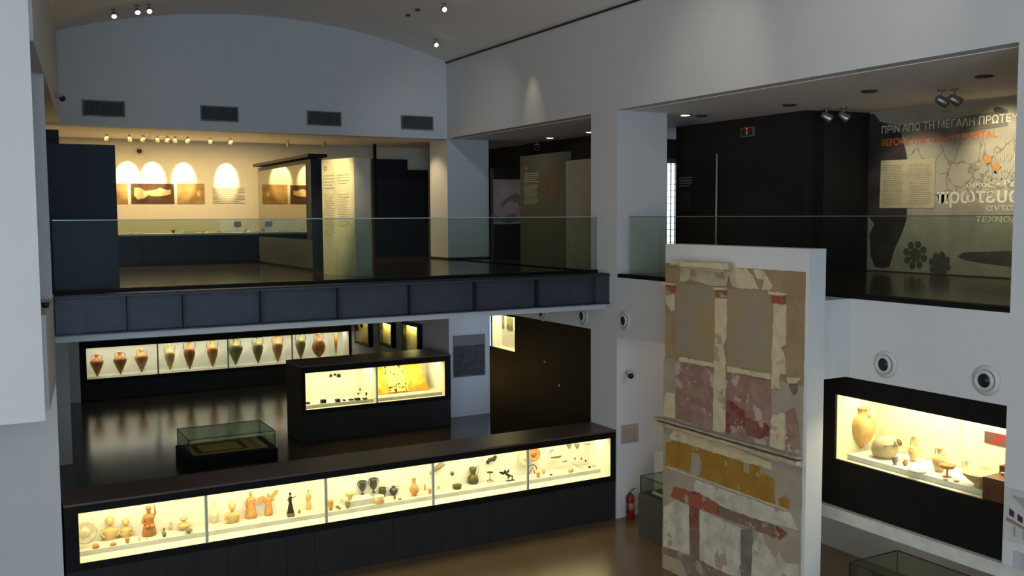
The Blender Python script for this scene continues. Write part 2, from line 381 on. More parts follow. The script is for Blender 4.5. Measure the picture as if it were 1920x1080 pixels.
# ------------------------------------------------------------------ exhibits
AMPH = [(.012, 0), (.03, .015), (.04, .06), (.10, .22), (.165, .42), (.195, .56), (.185, .66), (.13, .74), (.065, .79), (.052, .84), (.05, .95), (.068, .97), (.07, 1.0), (.055, 1.0)]
AMPHS = [(.012, 0), (.035, .02), (.045, .07), (.14, .26), (.235, .47), (.29, .62), (.27, .70), (.15, .78), (.085, .83), (.07, .93), (.10, .96), (.10, 1.0), (.08, 1.0)]
AMPHB = [(.05, 0), (.09, .03), (.2, .15), (.27, .32), (.28, .48), (.24, .62), (.14, .74), (.08, .80), (.07, .92), (.10, .95), (.10, 1.0), (.08, 1.0)]
SLIM = [(.012, 0), (.02, .05), (.03, .15), (.045, .3), (.075, .5), (.085, .75), (.06, .86), (.05, .92), (.07, .97), (.07, 1.0)]
OINO = [(.12, 0), (.13, .02), (.11, .05), (.22, .16), (.27, .32), (.25, .46), (.14, .60), (.08, .68), (.075, .86), (.11, .95), (.12, 1), (.09, 1)]
KANT = [(.14, 0), (.15, .03), (.05, .10), (.05, .20), (.18, .34), (.24, .48), (.22, .62), (.25, .85), (.29, 1), (.27, 1), (.22, .8)]
SKYP = [(.24, 0), (.25, .06), (.20, .10), (.42, .45), (.56, .85), (.58, 1), (.55, 1), (.40, .5)]
BOWL = [(.35, 0), (.37, .08), (.3, .15), (.8, .5), (1.15, .9), (1.2, 1), (1.12, 1), (.7, .5)]
PLATE = [(.9, 0), (.95, .2), (1.8, .6), (2.6, .9), (2.7, 1), (2.5, .95), (1.2, .6)]
GLOBE = [(.22, 0), (.24, .04), (.18, .08), (.42, .3), (.50, .5), (.44, .7), (.22, .82), (.18, .9), (.24, 1), (.2, 1)]
CUP = [(.26, 0), (.28, .06), (.2, .1), (.36, .35), (.42, .6), (.36, .85), (.42, 1), (.38, 1), (.32, .8)]
SQUAT = [(.3, 0), (.32, .05), (.26, .09), (.5, .25), (.6, .38), (.5, .52), (.18, .62), (.14, .74), (.34, .97), (.36, 1), (.28, .98)]
PYX = [(.62, 0), (.66, .1), (.62, .2), (.62, .8), (.66, .85), (.66, .95), (.6, 1)]
LEKY = [(.06, 0), (.1, .03), (.13, .2), (.19, .34), (.2, .46), (.16, .5), (.17, .52), (.1, .58), (.05, .64), (.045, .88), (.09, .95), (.09, 1), (.06, 1)]
PCH = [(.17, 0), (.19, .02), (.2, .1), (.24, .25), (.25, .4), (.2, .52), (.12, .6), (.1, .72), (.11, .85), (.13, .98), (.13, 1), (.1, 1)]

def scaleprof(pr, h): return [(r*h, z*h) for r, z in pr]
def vessel(name, lab, cat, loc, h, prof, m_, handles=None, group=None, seg=22, hm=None):
    """handles: list of (angle, [(r,z)...], thickness) in units of h"""
    loc = Vector(loc)
    if not handles:
        o = MB().lathe(scaleprof(prof, h), loc, seg).build(name, m_); o.location = o.location
        return tag(o, lab, cat, group)
    t = thing(name, lab, cat, loc, group)
    MB().lathe(scaleprof(prof, h), loc, seg).build('body', m_, t)
    for ang, path, th in handles:
        pts = [loc+Vector((math.cos(ang)*r*h, math.sin(ang)*r*h, z*h)) for r, z in path]
        MB().tube(pts, th*h).build('handle', hm or m_, t)
    return t
NECKH = [(.055, .93), (.11, .94), (.135, .88), (.135, .78), (.12, .70)]
WIDEH = [(.24, .92), (.33, .95), (.37, .85), (.34, .68), (.22, .52)]
def two(path, th, a=0): return [(a, path, th), (a+PI, path, th)]

# twelve amphorae
AM = [(182.5, 706, 663.5, AMPHS, TERRA, 'leftmost and shortest amphora of the row, brown wide shouldered'),
      (226, 702, 659, AMPHS, TERRA, 'second amphora from the left, brown with a flat broad rim'),
      (266, 698, 654, AMPHS, TERRO, 'third amphora from the left, orange brown with broad shoulders'),
      (319, 694, 645, AMPH, TERRL, 'pale amphora just right of the first glass joint, brightly lit'),
      (356, 692, 638.5, AMPH, TERRA, 'tall brown ribbed amphora in the middle of the second window'),
      (399, 688, 636, AMPH, TERRO, 'orange amphora at the right end of the second window'),
      (442, 684.5, 634.5, AMPHS, OLIVE, 'olive grey amphora at the left of the third window'),
      (484, 681, 630, AMPH, OLIVE, 'olive green amphora in the middle of the third window'),
      (521, 679, 628, AMPH, TERRO, 'orange amphora right of the two olive ones'),
      (564, 673, 624, AMPH, OLIVE, 'pale olive amphora at the left of the last window'),
      (598, 669, 625, AMPHB, TERRA, 'round bellied brown amphora in the last window'),
      (630, 666, 625, SLIM, TERRO, 'slender small amphora at the far right end of the row')]
for (px, pb, pt, pr, m_, lab) in AM:
    p = at(px, pb, 'y', 28.35); q = at(px, pt, 'y', 28.35); h = q.z-p.z
    if pr is AMPH: pr = [(r*1.0, z) for r, z in pr]
    if pr is AMPHS: pr = [(r*.97, z) for r, z in pr]
    hh = two([(.055, .95), (.15, .955), (.20, .9), (.20, .8), (.18, .70)], .013)
    if pr is SLIM: hh = [(0, [(.05, .93), (.1, .93), (.11, .85), (.07, .78)], .012)]
    t = vessel('amphora', lab, 'amphora', p, h, pr, m_, hh, 'amphorae in the far showcase')
    st = MB(); rr = h*.10
    for sx in (-1, 1):
        st.tube([p+Vector((sx*rr, .04, h*.25)), p+Vector((sx*rr*1.05, .04, 1.155-p.z))], .004, 5)
    st.tube([p+Vector((rr*math.cos(a), rr*math.sin(a)+.02, h*.2)) for a in [2*PI*k/14 for k in range(15)]], .004, 5)
    st.tube([p+Vector((0, 0, .01)), p+Vector((0, 0, 1.155-p.z))], .004, 5)
    st.build('wire_stand', CHROME, t)
    spot('amphora_spot', (p.x+.02, 28.12, 1.985), (p.x, 28.38, p.z+h*.72), 5.5, (1, .82, .42), 62, .7, .02)

# things on the plinth of the long showcase
PZ = .8565
def onpl(px, pb, pt, z=PZ):
    p = at(px, pb, 'z', z); p.y = min(max(p.y, CY+.40), CY+.70); p.z = z
    return p, max(at(px, pt, 'y', p.y).z-z, .01)
def onwall(px, py, y=CY+.745): return at(px, py, 'y', y)

def statuette(lab, px, pb, pt, m_, kind='standing', base=None, w=1.0, group='figurines in the long showcase', name='statuette'):
    p, h = onpl(px, pb, pt)
    t = thing(name, lab, 'figurine', p, group)
    z0 = 0
    if base:
        bh = .13*h; B(p.x-.13*h, p.y-.12*h, p.z, p.x+.13*h, p.y+.12*h, p.z+bh).build('base', base, t); z0 = bh
    H = h-z0; c = p+Vector((0, 0, z0)); mb = MB()
    def P_(x, y, z): return c+Vector((x*H, y*H, z*H))
    if kind == 'bust':
        mb.lathe([(.24*H*w, 0), (.27*H*w, .04*H), (.29*H*w, .22*H), (.35*H*w, .36*H), (.33*H*w, .43*H), (.18*H, .49*H), (.085*H, .53*H), (.08*H, .62*H)], c, 28, 1, .5, 9, .045, twist=.15)
        for sd in (-1, 1): mb.tube([P_(sd*.31*w, 0, .42), P_(sd*.36*w, -.04, .24), P_(sd*.22*w, -.15, .14)], [.06*H, .055*H, .045*H])
        mb.ball(P_(0, -.02, .78), .17*H, .85, .95, 1.15); mb.ball(P_(0, .02, .84), .18*H, 1.0, .95, .95)
        mb.ball(P_(0, -.19, .77), .028*H, .8, 1, 1.4, 8, 6)
    elif kind == 'seated':
        mb.lathe([(.19*H, 0), (.21*H, .04*H), (.20*H, .2*H), (.16*H, .34*H), (.15*H, .46*H), (.18*H, .60*H), (.16*H, .66*H), (.06*H, .72*H), (.05*H, .76*H)], c, 26, 1, .8, 9, .05, twist=.2)
        mb.ball(P_(-.08, -.10, .33), .09*H, .9, 1.3, .8); mb.ball(P_(.08, -.10, .33), .09*H, .9, 1.3, .8)
        mb.ball(P_(0, -.02, .82), .075*H, .9, .95, 1.15); mb.lathe([(.10*H, 0), (.09*H, .05*H), (.05*H, .09*H)], P_(0, 0, .86), 14)
        mb.tube([P_(.14, 0, .62), P_(.2, -.03, .7), P_(.17, -.03, .98)], [.04*H, .035*H, .022*H]); mb.tube([P_(-.14, 0, .62), P_(-.2, -.06, .48), P_(-.12, -.16, .42)], [.045*H, .04*H, .03*H])
    elif kind == 'standing':
        mb.lathe([(.15*H*w, 0), (.17*H*w, .03*H), (.15*H*w, .15*H), (.13*H*w, .38*H), (.10*H*w, .52*H), (.12*H*w, .66*H), (.12*H*w, .74*H), (.05*H, .80*H), (.035*H, .84*H)], c, 26, 1, .75, 10, .07, twist=.12)
        mb.ball(P_(0, 0, .90), .062*H, .9, .95, 1.2); mb.ball(P_(0, .01, .94), .066*H, 1, 1, .8)
        mb.tube([P_(.10*w, 0, .73), P_(.16*w, -.02, .60), P_(.08*w, -.11, .52)], [.035*H, .03*H, .022*H])
        mb.tube([P_(-.10*w, 0, .73), P_(-.17*w, -.02, .60), P_(-.13*w, -.06, .44)], [.035*H, .03*H, .022*H])
    elif kind == 'dancer':
        mb.lathe([(.16*H, 0), (.13*H, .12*H), (.09*H, .35*H), (.06*H, .52*H), (.075*H, .66*H), (.07*H, .72*H), (.03*H, .78*H)], c, 24, 1, .7, 8, .10, twist=.25)
        mb.ball(P_(0, 0, .88), .065*H, .9, .95, 1.25)
        mb.tube([P_(.06, 0, .72), P_(.14, -.02, .68), P_(.27, -.04, .76)], [.025*H, .02*H, .014*H]); mb.tube([P_(-.06, 0, .72), P_(-.12, -.02, .62), P_(-.05, -.06, .5)], [.025*H, .02*H, .014*H])
    elif kind == 'winged':
        mb.lathe([(.15*H, 0), (.17*H, .05*H), (.15*H, .3*H), (.11*H, .5*H), (.13*H, .64*H), (.12*H, .72*H), (.05*H, .78*H)], c, 26, 1, .7, 11, .08, twist=.15)
        mb.ball(P_(0, -.02, .87), .07*H, .9, .95, 1.15)
        mb.tube([P_(.11, 0, .70), P_(.2, -.05, .62), P_(.14, -.12, .72)], [.03*H, .025*H, .02*H]); mb.tube([P_(-.11, 0, .70), P_(-.2, -.05, .6), P_(-.2, -.12, .7)], [.03*H, .025*H, .02*H])
    mb.build('body', m_, t)
    if kind == 'winged':
        for s, tip in ((-1, .80), (1, 1.0)):
            a = [P_(s*.05, .08, .72), P_(s*.18, .1, .84), P_(s*.34, .1, tip), P_(s*.46, .1, tip-.04), P_(s*.42, .1, tip-.14), P_(s*.30, .1, tip-.24), P_(s*.16, .1, .62)]
            MB().prism(a, (0, .03*H, 0)).build('wing', m_, t)
    if kind == 'stool': pass
    return t

def plate_on_wall(name, lab, px, py, r, m1, m2, y=CY+.70, group=None, cat='plate'):
    p = at(px, py, 'y', y); t = thing(name, lab, cat, p, group)
    rot = Matrix.Rotation(PI/2, 3, 'X')
    MB().lathe([(r*.3, 0), (r*.8, .012), (r, .03), (r*.99, .035), (r*.8, .02), (r*.05, .015)], p, 32, rot=rot).build('dish', m1, t)
    MB().lathe([(r*.45, .018), (r*.42, .03), (r*.05, .03)], p, 24, rot=rot).build('medallion', m2, t)
    return t
def lump(name, lab, cat, px, pb, pt, wpx, m_, group=None, seed=3, z=PZ):
    p, h = onpl(px, pb, pt, z); s = abs((at(px+wpx/2, pb, 'y', p.y)-at(px-wpx/2, pb, 'y', p.y)).x)/2
    rnd = random.Random(seed); mb = MB()
    mb.lathe([(s*.75, 0), (s, h*.2), (s*rnd.uniform(.85, 1.0), h*.5), (s*rnd.uniform(.6, .9), h*.8), (s*.4, h)], p, 16, 1, .8, 3, .12, twist=.6)
    return tag(mb.build(name, m_), lab, cat, group)

G1 = 'small finds in the first window of the long showcase'
plate_on_wall('relief_disc', 'large pale round relief disc at the far left end of the long showcase', 159, 998, .165, STONEW, STONEW, y=CY+.50, cat='relief')
statuette('pale draped bust with dark hair in the first window, next to the relief disc', 205, 1006, 968, TERRL, 'bust')
statuette('small bust with raised hair in the first window, between bust and seated figure', 235, 1003, 972, TERRL, 'bust', w=.9)
statuette('tall brown seated goddess figure in the first window', 280, 1004, 946, TERRA, 'seated')
vessel('pitcher', 'small dark perched jug left of the squat vase', 'jug', *onpl(308, 1006, 990), PCH, GREYST, [(PI, [(.1, .95), (.3, .9), (.26, .5)], .03)], G1)
vessel('jug', 'small pale painted jug standing behind the dark perched jug', 'jug', onpl(316, 988, 972)[0], .11, PCH, TERRL, [(0, [(.1, .95), (.3, .9), (.26, .5)], .03)], G1)
vessel('squat_vase', 'squat wide vase with flaring neck in the first window', 'vase', *onpl(345, 993, 972), SQUAT, TERRL, None, G1)
vessel('bowl', 'dark rimmed bowl in front of the squat vase', 'bowl', onpl(354, 1000, 992)[0], .05, BOWL, GREYST, None, G1)
lump('loaf_figurine', 'orange ribbed clay fragment at the front left of the first window', 'fragment', 180, 1028, 1019, 14, TERRO, G1, 1)
lump('loaf_figurine', 'smaller ribbed clay fragment below the pale bust', 'fragment', 212.5, 1023, 1016.5, 12, TERRO, G1, 2)
vessel('cup', 'small red clay cup below the small bust', 'cup', *onpl(239, 1018, 1008), CUP, TERRO, None, G1)
vessel('cup', 'tiny white cup in the middle of the front row of the first window', 'cup', *onpl(261, 1014, 1008), CUP, STONEW, None, G1)
vessel('cup', 'tiny pale cup just below the seated goddess', 'cup', *onpl(277, 1014, 1008), CUP, STONEW, None, G1)
vessel('cup', 'tiny white cup right of the relief disc', 'cup', *onpl(188, 1013, 1008), CUP, STONEW, None, G1)
vessel('pale_vase', 'faint pale tall vase right beside the first glass joint', 'vase', *onpl(398, 975, 940), LEKY, STONEW, None)
statuette('clay bust with veiled head in the second window', 436, 980, 941, TERRL, 'bust')
t = statuette('tall orange draped woman figure seated on a stool in the second window', 471, 971, 921, TERRO, 'standing', w=1.25)
for dx in (-.03, .05): MB().tube([t.location+Vector((dx, -.05, 0)), t.location+Vector((dx, -.05, .05))], .008).build('stool_leg', TERRO, t)
statuette('orange clay figure with two spread wings in the second window', 504, 966, 922, TERRO, 'winged')
statuette('slim dark dancer figurine on a small base in the second window', 545, 968, 921, DARKBR, 'dancer', base=GREYST)
statuette('tall pale draped figure at the right end of the second window', 579, 955, 917, TERRL, 'standing', w=.75)
lump('clay_fragment', 'tiny pale fragment between dancer and pale draped figure', 'fragment', 561, 962, 956, 5, GREYST, None, 5)
def caselamp(px, py, lab):
    p = at(px, py, 'y', CY+.5); p.z = 1.47
    t = thing('case_spotlight', lab, 'spotlight', p, 'small dark lamps under the showcase top')
    B(p.x-.055, p.y-.04, 1.475, p.x+.055, p.y+.04, 1.50).build('bracket', BLK, t)
    MB().lathe([(.03, -.03), (.035, -.02), (.035, .005)], p, 14).build('lamp_head', DARKBR, t)
caselamp(328, 939, 'small dark lamp at the top of the first window, right side'); caselamp(346, 936, 'second small dark lamp at the top of the first window')
caselamp(560, 907, 'left of two small dark lamps at the top of the second window'); caselamp(578, 904, 'right of two small dark lamps at the top of the second window')
# third window
G3 = 'pottery in the third window of the long showcase'
vessel('cup', 'small two coloured cup just right of the second glass joint', 'cup', *onpl(620, 956, 939), [(r*.8, z) for r, z in CUP], TERRO, None, G3)
lump('clay_fragment', 'tiny grey fragment left of the wide skyphos', 'fragment', 632, 952, 948, 7, GREYST, G3, 6)
vessel('saltcellar', 'tiny dark saltcellar below the wide skyphos', 'bowl', onpl(638, 956, 952)[0], .025, BOWL, GREYST, None, G3)
B(at(648, 940, 'y', CY+.5).x, CY+.42, PZ, at(699, 935, 'y', CY+.5).x, CY+.72, PZ+.09).build('riser', PLINTH)
tag(COL.objects[-1], 'low white riser block carrying black glazed cups in the third window', 'display block')
def onriser(px, pb, pt, z): return onpl(px, pb, pt, z)
RZ = PZ+.092
vessel('skyphos', 'wide brown skyphos bowl at the left of the third window', 'cup', onpl(656, 937, 922, RZ)[0], .11, SKYP, TERRL, two([(.5, .9), (.75, .95), (.6, .6)], .03), G3)
vessel('cup', 'small round olive cup under the wide skyphos', 'cup', *onpl(652, 952, 940), CUP, OLIVE, None, G3)
p, h = onpl(672, 921.5, 903, RZ); vessel('kantharos', 'smaller black two handled footed cup on the white riser', 'cup', p, h, KANT, GLAZE, two(WIDEH, .025), G3)
p, h = onpl(693, 918.5, 898, RZ); vessel('kantharos', 'larger black two handled footed cup on the white riser', 'cup', p, h, KANT, GLAZE, two(WIDEH, .025), G3)
p, h = onpl(711, 943, 929); vessel('pyxis', 'white and orange banded round box in the third window', 'box', p, h*1.0, PYX, STONEW, None, G3)
MB().lathe([(.67*h, .0), (.68*h, .08*h), (.68*h, .45*h), (.665*h, .45*h)], p+Vector((0, 0, .002)), 24).build('band', TERRO, None); bo = COL.objects[-1]; px_ = [o for o in COL.objects if o.name.startswith('pyxis')][0]
bo.parent = px_; bo.location = bo.location-px_.location
p2 = p+Vector((0, .14, 0)); hh_ = .20
vessel('mug', 'brown and black high handled mug above the banded box', 'cup', onpl(711, 927, 905)[0], .15, CUP, BRONZE, [(0, [(.36, .85), (.6, 1.0), (.55, .6), (.38, .4)], .02)], G3)
vessel('cup', 'black one handled round cup right of the high handled mug', 'cup', onpl(732, 924, 906)[0], .15, GLOBE, GLAZE, [(0, [(.3, .9), (.62, .95), (.65, .6), (.45, .5)], .03)], G3)
vessel('cup', 'tiny grey cup below the round black cup', 'cup', *onpl(740, 936, 930), CUP, GREYST, None, G3)
lump('clay_fragment', 'tiny dark fragment right of the tiny grey cup', 'fragment', 750, 937, 934, 6, GREYST, G3, 8)
vessel('oinochoe', 'orange painted wine jug with tall neck in the third window', 'jug', *onpl(777, 929, 896), OINO, TERRO, [(PI/2, [(.1, .95), (.3, .9), (.28, .5)], .02)], G3)
lump('clay_fragment', 'small upright orange fragment beside the orange wine jug', 'fragment', 792, 916, 908, 4, TERRO, G3, 9)
vessel('cup', 'small pink cup against the third glass joint', 'cup', *onpl(806, 925, 917), CUP, TERRO, None, G3)
# fourth window
G4 = 'bronzes in the fourth window of the long showcase'
vessel('cup', 'tiny pale cup just right of the third glass joint', 'cup', *onpl(822, 917, 911), CUP, TERRL, None, G4)
def curved(name, lab, cat, pts, rads, m_, y=CY+.68):
    P = [at(a, b, 'y', y) for a, b in pts]
    return tag(MB().tube(P, rads, 10).build(name, m_), lab, cat)
curved('bronze_fragment', 'dark bronze fragment hanging at the top left of the fourth window', 'fragment', [(808, 890), (812, 882), (822, 876), (831, 868)], [.02, .035, .045, .05], GREYST)
vessel('round_flask', 'small round yellow flask hanging in the fourth window', 'flask', at(848, 892, 'y', CY+.6), .075, GLOBE, BRONZE, None, G4)
vessel('basin', 'low round ribbed bronze basin in the fourth window', 'bowl', onpl(857, 916, 908)[0], .065, [(1.0, 0), (1.1, .2), (1.25, .9), (1.3, 1), (1.2, 1), (1.0, .3)], BRONZE, None, G4)
vessel('bronze_jug', 'large green bronze jug with a thin handle in the fourth window', 'jug', *onpl(887, 906, 876), [(.26, 0), (.33, .06), (.35, .2), (.32, .38), (.2, .52), (.15, .6), (.2, .78), (.24, .98), (.2, 1)], BRONZE, [(0, [(.2, .95), (.36, 1.1), (.38, .7), (.28, .4)], .015)], G4)
curved('curved_blade', 'dark curved bronze object hanging above the winged bronze', 'blade', [(913, 869), (918, 862), (926, 861), (930, 855)], [.028, .034, .04, .03], DARKBR)
p, h = onpl(919, 904, 886); t = thing('candelabrum', 'slim bronze lamp stand with a small dish on top, beside the winged bronze', 'lamp stand', p, G4)
MB().tube([p+Vector((0, 0, h*.2)), p+Vector((0, 0, h))], .006).build('stem', DARKBR, t)
for k in range(3): MB().tube([p+Vector((0, 0, h*.25)), p+Vector((math.cos(k*2.1)*.05, math.sin(k*2.1)*.05, h*.15)), p+Vector((math.cos(k*2.1)*.06, math.sin(k*2.1)*.06, 0))], .006).build('leg', DARKBR, t)
MB().lathe([(.01, h*.92), (.055, h), (.06, h*1.03), (.05, h*1.01)], p, 16).build('dish', DARKBR, t)
p, h = onpl(951, 902, 882); t = thing('bronze_figure', 'dark bronze running winged figure in the fourth window', 'figurine', p, G4)
f = MB(); q = lambda x, z, y=0: p+Vector((x, y, z))
f.tube([q(-.03, h*.78), q(.0, h*.62), q(.05, h*.45)], [.02, .026, .02]); f.tube([q(.05, h*.45), q(.01, h*.25), q(.03, 0)], [.018, .012, .009]); f.tube([q(.05, h*.47), q(.10, h*.42), q(.10, 0)], [.018, .013, .009])
f.ball(q(-.045, h*.95), .022); f.tube([q(-.03, h*.8), q(-.09, h*.7), q(-.12, h*.78)], [.012, .009, .006]); f.tube([q(-.02, h*.8), q(.04, h*.85)], [.012, .008])
f.build('body', DARKBR, t)
MB().prism([q(-.02, h*.78, .02), q(-.13, h*.95, .02), q(-.14, h*.82, .02), q(-.05, h*.6, .02)], (0, .01, 0)).build('wing', DARKBR, t)
MB().prism([q(-.02, h*.8, .02), q(.06, h*1.05, .02), q(.05, h*.88, .02), q(.0, h*.65, .02)], (0, .01, 0)).build('wing', DARKBR, t)
B(p.x-.01, p.y-.03, PZ, p.x+.14, p.y+.03, PZ+.008).build('base', DARKBR, t)
# fifth window
G5 = 'finds in the fifth window of the long showcase'
plate_on_wall('disc', 'white round disc partly behind the fourth glass joint', 986, 856, .16, STONEW, STONEW, y=CY+.70, cat='disc')
plate_on_wall('painted_plate', 'orange painted plate at the top left of the fifth window', 1000, 851, .13, TERRO, TERRA, y=CY+.62)
p, h = onpl(998, 888, 872); o = MB().tube([p+Vector((.09*math.cos(a), 0, .08+.08*math.sin(a))) for a in [PI*1.0*k/8-.2 for k in range(10)]], .008).tube([p+Vector((-.06, 0, 0)), p+Vector((.0, 0, .12)), p+Vector((.06, 0, 0))], .007).build('wire_ring', DARKBR)
tag(o, 'dark bent metal ring fitting just right of the fourth glass joint', 'ring', G5)
vessel('lamp_figure', 'small red brown clay pot in the lower left of the fifth window', 'pot', *onpl(1009, 895, 886), CUP, TERRO, None, G5)
def ship(lab, px, py, L, m_, y=CY+.66):
    p = at(px, py, 'y', y); mb = MB(); n = 14; sec = []
    vs = []; fs = []
    for k in range(n+1):
        u = -1+2*k/n; wd = .3*(1-u*u)**.6+.01; zt = .10*u*u+.02; zb = -.16*(1-u*u)**.5
        ring = [(u, -wd, zt), (u, -wd*.6, zb*.8), (u, 0, zb), (u, wd*.6, zb*.8), (u, wd, zt)]
        vs += [p+Vector(r)*L for r in ring]
    for k in range(n):
        for i in range(5):
            j = (i+1) % 5; fs.append((k*5+i, k*5+j, (k+1)*5+j, (k+1)*5+i))
    fs += [tuple(range(5)), tuple(n*5+i for i in range(5))]
    mb.add(vs, fs, True)
    return tag(mb.build('boat_lamp', m_), lab, 'vessel', G5)
ship('large boat shaped dark bowl hanging in the fifth window', 1043, 857, .115, BRONZE)
ship('small boat shaped dark bowl right of the large one', 1059, 865, .062, BRONZE)
for (px, lab) in ((1067, 'left one of two hanging dark cups at the top of the fifth window'), (1082, 'right one of two hanging dark cups at the top of the fifth window')):
    p = at(px, 841, 'y', CY+.62); vessel('hanging_cup', lab, 'cup', p, .085, SKYP, GREYST, None, G5)
for (px, pb, lab) in ((1078, 862, 'tiny dark cup below the hanging pair'), (1090, 862, 'tiny dark stud right of the hanging pair'), (1098, 866, 'tiny dark bowl rightmost under the hanging pair')):
    p = at(px, pb, 'y', CY+.68); vessel('tiny_bowl', lab, 'bowl', p, .032, SKYP, GLAZE, None, G5)
curved('bronze_sprig', 'thin dark twig shaped bronze at the top right of the fifth window', 'ornament', [(1095, 833), (1103, 832), (1110, 834), (1116, 833)], [.005, .008, .006, .003], GREYST)
curved('bronze_pin', 'thin crossed bronze pin in the lower middle of the fifth window', 'pin', [(1073, 869), (1084, 875), (1094, 879)], [.003, .005, .003], GREYST, CY+.5)
curved('bronze_hook', 'thin hook shaped bronze at the lower right of the fifth window', 'hook', [(1110, 874), (1117, 873), (1122, 869)], [.006, .006, .004], GREYST, CY+.5)
curved('long_spoon', 'thin upright bronze spoon at the left of the fifth window', 'spoon', [(1037, 843), (1033, 846), (1031, 850)], [.01, .012, .006], GREYST)
lump('clay_fragment', 'pale orange stone lump in the lower middle of the fifth window', 'fragment', 1070, 885, 877, 9, TERRL, G5, 12)
lump('clay_fragment', 'tiny dark flat bead at the lower right of the fifth window', 'fragment', 1105, 877, 874, 5, DARKBR, G5, 13)
lump('clay_fragment', 'pale small figure fragment left of the middle in the fifth window', 'fragment', 1019, 888, 878, 6, TERRL, G5, 14)
lump('clay_fragment', 'tiny dark chip lying near the front of the fifth window', 'fragment', 1033, 891, 888.5, 5, DARKBR, G5, 15)

# island showcase contents
GI = 'small finds in the left window of the island showcase'
IY = 20.33
def isl(px, pb, pt, z=1.355):
    p = at(px, pb, 'z', z); p.y = min(max(p.y, IY+.25), IY+1.0); p.z = z; return p, max(at(px, pt, 'y', p.y).z-z, .015)
for k, (px, pb, pt, wp, lab) in enumerate(((577, 757, 754, 6, 'flat dark piece at the far left of the island showcase'), (606, 755, 749, 9, 'stack of small dark sheets on the floor of the island showcase'),
        (633, 753, 748, 8, 'small dark block in the middle of the island showcase'), (645, 751, 749, 4, 'tiny dark chip right of the middle in the island showcase'),
        (658, 750, 748, 8, 'low grey strip right of the tiny chip'), (671, 750, 746, 9, 'low dark block under a heart shaped piece'), (686, 749, 746, 7, 'flat base below a tiny goblet'))):
    p, h = isl(px, pb, pt); s = wp/1810*23/2
    o = MB().box(p.x-s, p.y-.05, p.z, p.x+s, p.y+.05, p.z+h).build('metal_find', DARKBR); tag(o, lab, 'artefact', GI)
for (px, py, r, lab) in ((620, 704, .035, 'left dark plaque hanging high in the island showcase'), (628, 702, .03, 'middle dark plaque hanging high in the island showcase'), (635, 704, .045, 'right and largest dark plaque hanging high in the island showcase'),
                     (633, 742, .018, 'tiny plaque above the small dark block'), (675, 730, .02, 'left leaf of a broken wreath in the island showcase'), (682, 731, .02, 'middle leaf of a broken wreath in the island showcase'), (690, 729, .02, 'right leaf of a broken wreath in the island showcase')):
    p = at(px, py, 'y', IY+1.04); tag(MB().prism(jag([p+Vector((-r, 0, -r*.7)), p+Vector((r*.9, 0, -r)), p+Vector((r, 0, r*.6)), p+Vector((-r*.6, 0, r))], .05, .004, int(px)), (0, -.02, 0)).build('metal_plaque', DARKBR), lab, 'plaque', GI)
p, h = isl(687, 745, 737); vessel('tiny_goblet', 'tiny dark goblet near the right of the left island window', 'cup', p+Vector((0, 0, .02)), .09, KANT, DARKBR, None, GI)
p, h = isl(672, 744, 740); vessel('tiny_pot', 'tiny dark pot on a low block in the island showcase', 'pot', p+Vector((0, 0, .04)), .05, CUP, DARKBR, None, GI)
# golden panel in right window
t = thing('gold_reconstruction', 'golden embossed panel leaning in the right window of the island showcase', 'relief panel', (8.7, IY+.8, 1.36))
GOLD = mat('gold_leaf', (226, 170, 50), .45, .3, c2=(190, 128, 30), scale=7, bump=.5)
MB().prism([(7.88, IY+.55, 1.36), (9.40, IY+.55, 1.36), (9.30, IY+1.0, 2.08), (7.88, IY+1.0, 2.08)], (0, .02, 0)).build('backing_board', GOLD, t)
def gp(u, v): return Vector((7.88+u*1.48, IY+.545+.45*v, 1.37+.70*v))
rnd = random.Random(5); fr_ = MB()
for i in range(46):
    u = rnd.uniform(.33, .64); v = rnd.choice([rnd.uniform(.05, .35), rnd.uniform(.5, .95)]); c0 = gp(u, v)+Vector((0, -.012, 0)); s = rnd.uniform(.008, .026)
    fr_.prism([c0+Vector((s*math.cos(a)*rnd.uniform(.6, 1.2), s*math.sin(a)*.4, s*math.sin(a)*rnd.uniform(.6, 1.2))) for a in [k*PI/3 for k in range(6)]], (0, -.008, 0))
so = fr_.build('ivory_fragments', DARKBR, t); so['kind'] = 'stuff'
MB().prism([gp(.33, .03)+Vector((0, -.003, 0)), gp(.66, .03)+Vector((0, -.003, 0)), gp(.64, .97)+Vector((0, -.003, 0)), gp(.33, .97)+Vector((0, -.003, 0))], (0, -.006, 0)).build('centre_field', mat('pale_gold', (238, 208, 110), .6), t)

# ------------------------------------------------------------------ glass floor table on the raised floor
def vitrine(name, lab, x0, y0, x1, y1, zb, zm, zt, basem=BLACK, inset=.04):
    t = thing(name, lab, 'display case', ((x0+x1)/2, (y0+y1)/2, zb))
    B(x0, y0, zb, x1, y1, zm).build('base', basem, t, bevel=.006)
    a, b, c, d = x0+inset, y0+inset, x1-inset, y1-inset; g = .006
    gm = MB().box(a, b, zm, c, b+g, zt).box(a, d-g, zm, c, d, zt).box(a, b+g, zm, a+g, d-g, zt).box(c-g, b+g, zm, c, d-g, zt).box(a, b, zt, c, d, zt+g)
    gm.build('glass_cover', GT, t)
    e = MB(); k = .006
    for (xx, yy) in ((a, b), (c, b), (a, d), (c, d)): e.box(xx-k, yy-k, zm, xx+k, yy+k, zt)
    for zz in (zt,):
        e.box(a-k, b-k, zz-k, c+k, b+k, zz+k); e.box(a-k, d-k, zz-k, c+k, d+k, zz+k); e.box(a-k, b, zz-k, a+k, d, zz+k); e.box(c-k, b, zz-k, c+k, d, zz+k)
    e.build('glass_edges', mat('dark_glass_joint', (24, 34, 30), .3), t)
    return t
